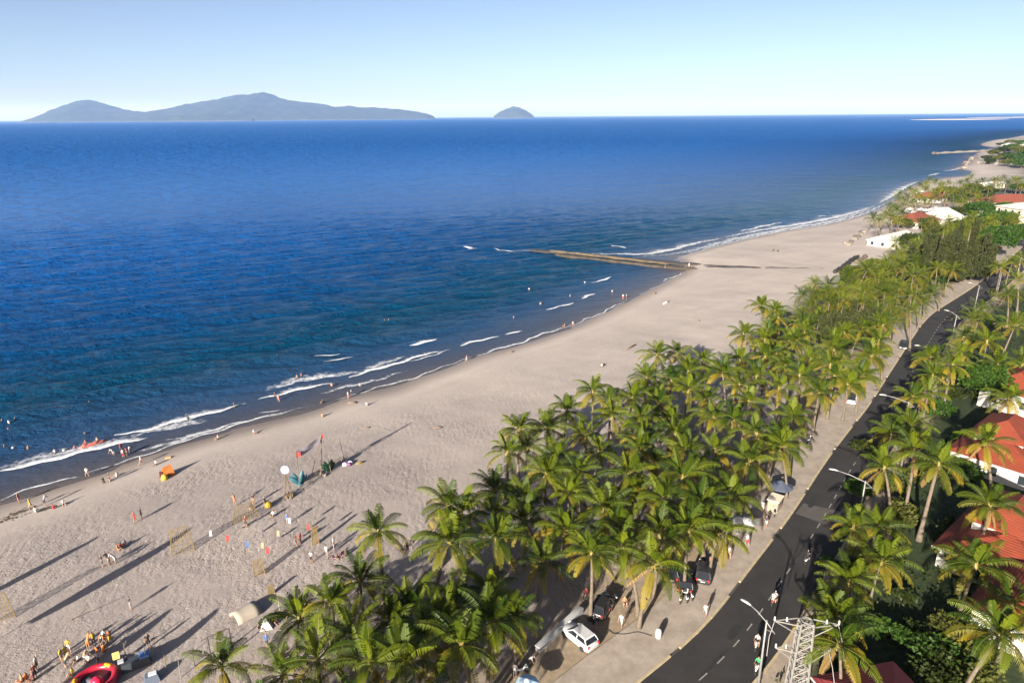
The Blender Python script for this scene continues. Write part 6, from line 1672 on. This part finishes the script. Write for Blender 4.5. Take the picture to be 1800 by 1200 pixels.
# inflatable play raft in the lower left corner
x, y, z = place(168, 1200); root = empty('inflatable_raft', (x, y, z), 0.5)
M_red = simple('inflatable_red', (0.34, 0.012, 0.03), 0.35, 0.1, 1.0); M_yel = simple('inflatable_yellow', (0.50, 0.29, 0.008), 0.35, 0.08, 1.0)
pts = [(1.7 * math.cos(t), 1.7 * math.sin(t), 0.36) for t in [k * math.pi / 14 for k in range(29)]]
MB().tube(pts, 0.36, 10, caps=False).build('rim_tube', M_red, root, smooth=True)
MB().lathe([(0.01, 0.32), (0.9, 0.30), (1.5, 0.36)], 24).build('floor', paint((0.12, 0.12, 0.15), 0.6), root, smooth=True)
MB().lathe([(0.52, 0.25), (0.55, 0.5), (0.46, 0.8), (0.22, 1.0), (0.01, 1.06)], 18, (0.2, -0.5, 0)).build('dome', simple('dome_red', (0.62, 0.012, 0.05), 0.3, 0.05, 1.0), root, smooth=True)
for t0 in (0.6, 2.7, 4.6):
    MB().tube([(1.65 * math.cos(t0 + q), 1.65 * math.sin(t0 + q), 0.58) for q in (0, 0.14, 0.28, 0.42)], 0.22, 8).build('bolster', M_yel, root, smooth=True)
tag(root, 'round red inflatable raft with yellow bolsters and red dome', 'inflatable')
# sign, poles and bundles right of the crowd
x, y, z = place(207, 1166); root = empty('yellow_board', (x, y, z), 0.5)
MB().tube([(0, 0, -0.2), (0, 0, 1.2)], 0.03, 5).build('post', M_wood, root); MB().box((0, -0.03, 1.0), (0.6, 0.05, 0.75), rx=-0.1).build('board', paint((0.68, 0.52, 0.12), 0.7), root)
tag(root, 'small yellow board on a post behind the inflatable', 'sign')
for k, (a, b_, c_, d_, lb) in enumerate([(222, 1158, 228, 1140, 'dark forked post right of the yellow board'), (266, 1156, 264, 1136, 'left pale thin stake on the shaded path'), (258, 1164, 257, 1152, 'short pale stake beside the left stake'), (293, 1180, 290, 1158, 'tan stake above the lower dune'), (318, 1190, 316, 1165, 'thin grey stake left of the lowest palm'), (342, 1170, 340, 1155, 'dark stake in the palm shade'), (492, 1078, 491, 1050, 'white thin pole in the dune hollow'), (122, 1090, 150, 1117, 'leaning bare branch stuck in the sand')]):
    x, y, z = place(a, b_); h_ = 2.0 if k not in (6, 7) else 2.4
    mb = MB().tube([(0, 0, -0.15), (0.05, 0.02, h_)], [0.05, 0.03], 5)
    if k == 0: mb.tube([(0.04, 0.02, h_ * 0.8), (0.35, 0.1, h_ + 0.2)], 0.03, 5)
    tag(mb.build('wooden_stake', (M_wood, M_lampw, M_lampw, M_bamboo, M_galv, M_pole, M_lampw, M_wood)[k], None, (x, y, z), (0.0, 0.9 if k == 7 else 0, 0)), lb, 'stake', 'stakes on the beach')
x, y, z = place(240, 1170); root = empty('covered_stall', (x, y, z), 0.55)
MB().box((0, 0, 0.45), (2.6, 1.0, 0.95), taper=0.9).build('counter', paint((0.03, 0.035, 0.045), 0.7), root); MB().box((0.8, 0, 1.02), (0.9, 0.9, 0.16), taper=0.9).build('blue_tarp', paint((0.06, 0.14, 0.34), 0.6), root)
MB().box((-1.2, 0.2, 1.0), (0.5, 0.5, 0.14)).build('tray', paint((0.4, 0.4, 0.42)), root)
tag(root, 'dark covered stall with a blue tarp by the path', 'stall')
x, y, z = place(268, 1196); root = empty('beach_motorbike_load', (x, y, z), 0.5)
MB().box((0, 0, 0.4), (1.4, 0.9, 0.8), taper=0.75).build('crate', paint((0.08, 0.10, 0.14), 0.5), root); MB().box((0.1, 0, 0.83), (0.7, 0.5, 0.1)).build('lid', paint((0.5, 0.53, 0.58), 0.3), root)
root.name = 'cool_box'; tag(root, 'dark cool box with pale lid at the bottom edge', 'box')
# post frame at the path
x, y, z = place(372, 1162); x2, y2, z2 = place(409, 1146); root = empty('post_frame', (x, y, z)); dx, dy = x2 - x, y2 - y
for q in ((0, 0), (dx, dy)): MB().tube([(q[0], q[1], -0.2), (q[0], q[1], 2.9)], [0.09, 0.07], 6).build('post', M_pole, root)
MB().tube([(-0.3 * dx, -0.3 * dy, 2.75), (0, 0, 2.9), (dx, dy, 2.9)], 0.06, 6).build('beam', M_pole, root); MB().box((dx * 0.55, dy * 0.55, 2.72), (0.8, 0.14, 0.24), rz=math.atan2(dy, dx)).build('hanging_board', M_wood, root)
tag(root, 'dark timber post frame beside the sandy path', 'frame')
def arch(px, py, L, r_, rz, label, name='arched_shelter'):
    x, y, z = place(px, py); root = empty(name, (x, y, z), rz); vs = []; n = 9; m = 5
    for sh in (0, 1):
        for i in range(m):
            for k in range(n):
                a = math.pi * (k / (n - 1)); rr_ = (r_ - 0.07 * sh) * (1 - 0.05 * math.sin(i * 1.3)); vs.append((rr_ * math.cos(a), (i / (m - 1) - 0.5) * L, rr_ * math.sin(a) * 0.8 + 0.02))
    q = n * m; fs = []
    for i in range(m - 1):
        for k in range(n - 1):
            fs.append((i * n + k, (i + 1) * n + k, (i + 1) * n + k + 1, i * n + k + 1)); fs.append((q + i * n + k, q + i * n + k + 1, q + (i + 1) * n + k + 1, q + (i + 1) * n + k))
    for k in range(n - 1): fs.append((k, k + 1, q + k + 1, q + k)); b0 = (m - 1) * n; fs.append((b0 + k, q + b0 + k, q + b0 + k + 1, b0 + k + 1))
    MB().add(vs, fs).build('shell', paint((0.30, 0.26, 0.21), 0.8), root, smooth=True)
    for i in (-1, 1): MB().tube([(r_ * 0.97 * math.cos(math.pi * k / 8), i * L * 0.47, 0.8 * r_ * 0.97 * math.sin(math.pi * k / 8)) for k in range(9)], 0.04, 5).build('hoop', M_wood, root)
    tag(root, label, 'shelter', 'arched shelters')
arch(432, 1080, 2.6, 1.05, -0.75, 'cream arched shelter open toward the path, on the dune edge')
arch(556, 1062, 2.8, 1.1, -0.75, 'pale arched shelter half hidden by the grove’s corner palms')
x, y, z = place(468, 1102); root = empty('small_tent', (x, y, z), 0.3)
MB().add([(-0.65, -0.5, 0), (0.65, -0.5, 0), (0.65, 0.5, 0), (-0.65, 0.5, 0), (0, 0, 1.35)], [(0, 1, 4), (1, 2, 4), (2, 3, 4), (3, 0, 4), (3, 2, 1, 0)]).build('canopy', M_canvas, root); MB().tube([(0, 0, 0), (0, 0, 1.5)], 0.03, 5).build('pole', M_wood, root)
tag(root, 'small white pointed tent at the grove edge', 'tent')
# promenade furniture
for a, b_, r_, c_, lb in [(1299, 912, 1.15, (0.40, 0.40, 0.39), 'left white parasol at the palm edge of the promenade'), (1317, 913, 1.1, (0.40, 0.40, 0.39), 'right white parasol at the palm edge of the promenade'), (1373, 848, 1.7, (0.05, 0.06, 0.09), 'dark canopy parasol higher up the promenade'), (927, 1196, 1.1, (0.42, 0.58, 0.74), 'pale blue parasol at the bottom edge')]:
    x, y = G(a, b_, ROAD_Z + 2.1); parasol(x, y, (PZ if a > 1200 else ROAD_Z) - 0.0, r_, 2.3, paint(c_, 0.8), lb, 'parasols near the promenade')
x, y = G(1362, 886, ROAD_Z + 0.8); root = empty('kiosk', (x, y, PZ), 0.9)
MB().box((0, 0, 0.8), (1.9, 1.3, 1.62)).build('cabinet', paint((0.26, 0.20, 0.145), 0.7), root); MB().box((0, 0, 1.68), (2.2, 1.6, 0.12)).build('roof', paint((0.62, 0.52, 0.40), 0.7), root); MB().box((0, -0.66, 1.0), (1.3, 0.06, 0.5)).build('hatch', paint((0.12, 0.10, 0.08)), root)
tag(root, 'pale tan kiosk box on the promenade', 'kiosk')
for a, b_, lb in [(1157, 1119, 'white cylinder bin at the foot of the promenade palm')]:
    x, y = G(a, b_, PZ); root = empty('waste_bin', (x, y, ROAD_Z)); MB().lathe([(0.24, 0), (0.30, 0.1), (0.32, 0.85), (0.26, 0.9)], 12).build('drum', M_lampw, root, smooth=True); MB().lathe([(0.28, 0.9), (0.30, 0.98), (0.18, 1.12), (0.02, 1.16)], 12).build('lid', M_lampw, root, smooth=True)
    tag(root, lb, 'bin')
# low pale wall beside the white hatchback
P0 = np.array(G(945, 1138, ROAD_Z + .5)); P1 = np.array(G(1022, 1068, ROAD_Z + .5)); c_ = (P0 + P1) / 2; L = np.linalg.norm(P1 - P0); an = math.atan2(*(P1 - P0)[::-1])
root = empty('low_wall', (c_[0], c_[1], ROAD_Z), an)
for k in range(5): MB().box((0, 0, 0), (L / 5 - 0.03, 0.55, 0.62)).build('wall_block', simple('wall_block_%d' % k, (0.30, 0.29, 0.285), 0.8, 0.12, 1.5), root, ((k - 2) * L / 5, 0, 0.26))
MB().box((0, 0, 0.60), (L + 0.05, 0.70, 0.08)).build('coping', paint((0.38, 0.375, 0.37), 0.8), root)
tag(root, 'low pale wall running up behind the white hatchback', 'wall')
# hose across the promenade
pts = [G(a, b_, ROAD_Z) for a, b_ in ((1066, 1104), (1080, 1114), (1098, 1116), (1120, 1112), (1135, 1116), (1150, 1120))]
P = smooth_line(pts, 0.5); tag(MB().tube([(p[0], p[1], (PZ if float(road_d(p[:1], p[1:])[0]) > -PAVE_W - .25 else ROAD_Z) + 0.02) for p in P], 0.035, 5).build('hose', paint((0.05, 0.045, 0.04))), 'thin dark hose curling from motorbikes to the bin', 'hose')
# feather banners standing just outside the picture; their long shadows lie on the sand; the tallest sail is added for its shadow band
for a, b_, h_, lb in ((308, 1063, 7.0, 'tall feather banner near the inflatable, left one'), (388, 1064, 7.0, 'tall feather banner near the inflatable, right one'), (155, 941, 8.0, 'tall feather banner west of the beach crowd'), (335, 924, 11.5, 'unseen very tall sail added for its shadow, farthest west')):
    tx, ty = G(a, b_, 1.9); q_ = h_ / math.tan(SUN_ELEV); x, y = tx - 0.471 * q_, ty - 0.882 * q_; z = gz(x, y)
    root = empty('feather_banner_or_added_sail', (x, y, z), 1.08 - math.pi / 2)
    MB().tube([(0, 0, -0.2), (0, 0, h_ * 0.7), (0.15, 0, h_)], [0.05, 0.035, 0.015], 6).build('pole', M_galv, root)
    vs = []
    for i in range(9):
        t = i / 8; w_ = (1.5 if h_ > 8.5 else 1.15) * math.sin(math.pi * (0.08 + 0.85 * t)) ** 0.7; vs += [(0.03, 0, h_ * (0.42 + 0.57 * t)), (0.03 + w_, 0.08 * math.sin(t * 5), h_ * (0.42 + 0.57 * t))]
    MB().add(vs, [(2 * i, 2 * i + 1, 2 * i + 3, 2 * i + 2) for i in range(8)]).build('flag', paint(CL['red'], 0.8), root)
    tag(root, lb, 'banner', 'feather banners')
# small boats by the dome island
for a, b_, lb in ((856, 205.6, 'tiny pale boat left of the dome island'), (868, 205.8, 'second tiny pale boat before the dome island')):
    x, y = G(a, b_, 0); root = empty('far_boat', (x, y, 0), 0.2)
    MB().tube([(-28, 0, 2), (-18, 0, 1.5), (0, 0, 1.5), (20, 0, 2), (30, 0, 4)], [2, 5, 6, 5, 1], 8).build('hull', M_lampw, root, smooth=True); MB().box((-8, 0, 10), (20, 7, 9), taper=0.8).build('cabin', M_lampw, root)
    tag(root, lb, 'boat', 'boats by the dome island')

# ================================================================ labels of the palms
def label_palms():
    marks = [('the white hatchback', 1018, 1116), ('the lattice mast', 1412, 1110), ('the nearest street lamp', 1340, 1110), ('the lamp with sign arm', 1478, 850), ('the resurfaced road band', 1440, 905), ('the white car with black roof', 1497, 698), ('the dark moving car', 1589, 607),
             ('the round sign', 507, 850), ('the timber post frame', 385, 1125), ('the cream arched shelter', 430, 1075), ('the small white tent', 468, 1095), ('the black parked cars', 1210, 1015), ('the pale kiosk', 1362, 886), ('the dark canopy parasol', 1373, 845), ('the two white promenade parasols', 1308, 912), ('the dark red roof', 1545, 1185),
             ('the middle orange villa', 1755, 765), ('the nearer orange villa', 1770, 925), ('the bright green tree', 1738, 668), ('the lone pale bush', 1590, 1048), ('the twin casuarinas', 1498, 557), ('the casuarina clump', 1680, 430), ('the sandy roadside gap', 1700, 510), ('the groyne’s landward end', 1440, 472), ('the big palm shadow on sand', 1245, 605), ('the walker at the kerb', 1239, 1078),
             ('the white sloping roof', 1573, 412), ('the red resort roof', 1611, 377), ('the white pavilion', 1658, 371), ('the far small red roof', 1638, 337), ('the long red roof', 1772, 345), ('the bay beach', 1750, 303), ('the parked motorbikes', 1066, 1075), ('the low pale wall', 985, 1105), ('the pale blue parasol', 927, 1190), ('the bend of the road lamp', 1671, 560), ('the promenade bin', 1157, 1115), ('the walker in red trousers', 1313, 950), ('the upper orange villa', 1795, 650), ('the shaded villa terrace', 1785, 825)]
    used = set(); todo = []
    order = []
    for P_ in PALMS:
        _, px, py, bx, by, dist = P_
        for nm, mx, my in marks:
            order.append((math.hypot(px - mx, py - my), P_, nm, px - mx, py - my))
    order.sort(key=lambda t: t[0])
    done = set()
    looks = ['coconut palm', 'coconut palm', 'coconut palm']
    for d, P_, nm, dx, dy in order:
        if id(P_[0]) in done or d > 150: continue
        rel = ('right of' if dx > 0 else 'left of') if abs(dx) > abs(dy) else ('just below' if dy > 0 else 'just above')
        for q in ('coconut palm closest on the side %s %s' % (rel, nm), 'second coconut palm out, %s %s' % (rel, nm), 'third coconut palm out, %s %s' % (rel, nm)):
            if q not in used:
                used.add(q); done.add(id(P_[0])); P_[0]['label'] = q.replace('closest on the side ', 'standing nearest ' if False else 'nearest, '); break
    side = [('the nearest street lamp', 1340, 1110), ('the walker at the kerb', 1239, 1078), ('the white hatchback', 1018, 1116), ('the black parked cars', 1210, 1015), ('the two white parasols', 1308, 912), ('the pale kiosk', 1362, 886), ('the dark canopy parasol', 1373, 845), ('the lamp with sign arm', 1478, 850), ('the white car with black roof', 1497, 698), ('the lamp opposite that white car', 1550, 700), ('the dark moving car', 1589, 607), ('the lamp at the tree shaded bend', 1671, 560), ('the sandy roadside gap', 1700, 510), ('the twin casuarinas', 1498, 557), ('the lamp beside the casuarinas', 1760, 475)]
    st = []
    for nm, mx, my in side:
        x, y = G(mx, my, ROAD_Z); st.append((nm, kl[int(np.argmin(((kerb - np.array([x, y])) ** 2).sum(1)))]))
    rows = {}
    for P_ in PALMS:
        if id(P_[0]) in done: continue
        if P_[0]['group'] != 'coconut palms of the beach grove':
            P_[0]['label'] = {'coconut palms of the gardens across the road': 'coconut palm in the shaded gardens across the road'}.get(P_[0]['group'], 'small palm among the far resort roofs'); continue
        d2 = ((kerb - np.array([P_[3], P_[4]])) ** 2).sum(1); k = int(np.argmin(d2))
        nm = min(st, key=lambda t: abs(t[1] - kl[k]))[0]
        rows.setdefault(nm, []).append((d2[k], P_))
    ords = 'first second third fourth fifth sixth seventh eighth ninth tenth eleventh twelfth thirteenth fourteenth fifteenth'.split()
    for nm, L in rows.items():
        for k, (_, P_) in enumerate(sorted(L, key=lambda t: t[0])):
            P_[0]['label'] = ('%s unmarked grove palm in from the kerb, level with %s' % (ords[k], nm)).replace('unmarked ', '') if k < len(ords) else 'coconut palm at the sea side of the grove, level with %s' % nm
label_palms()
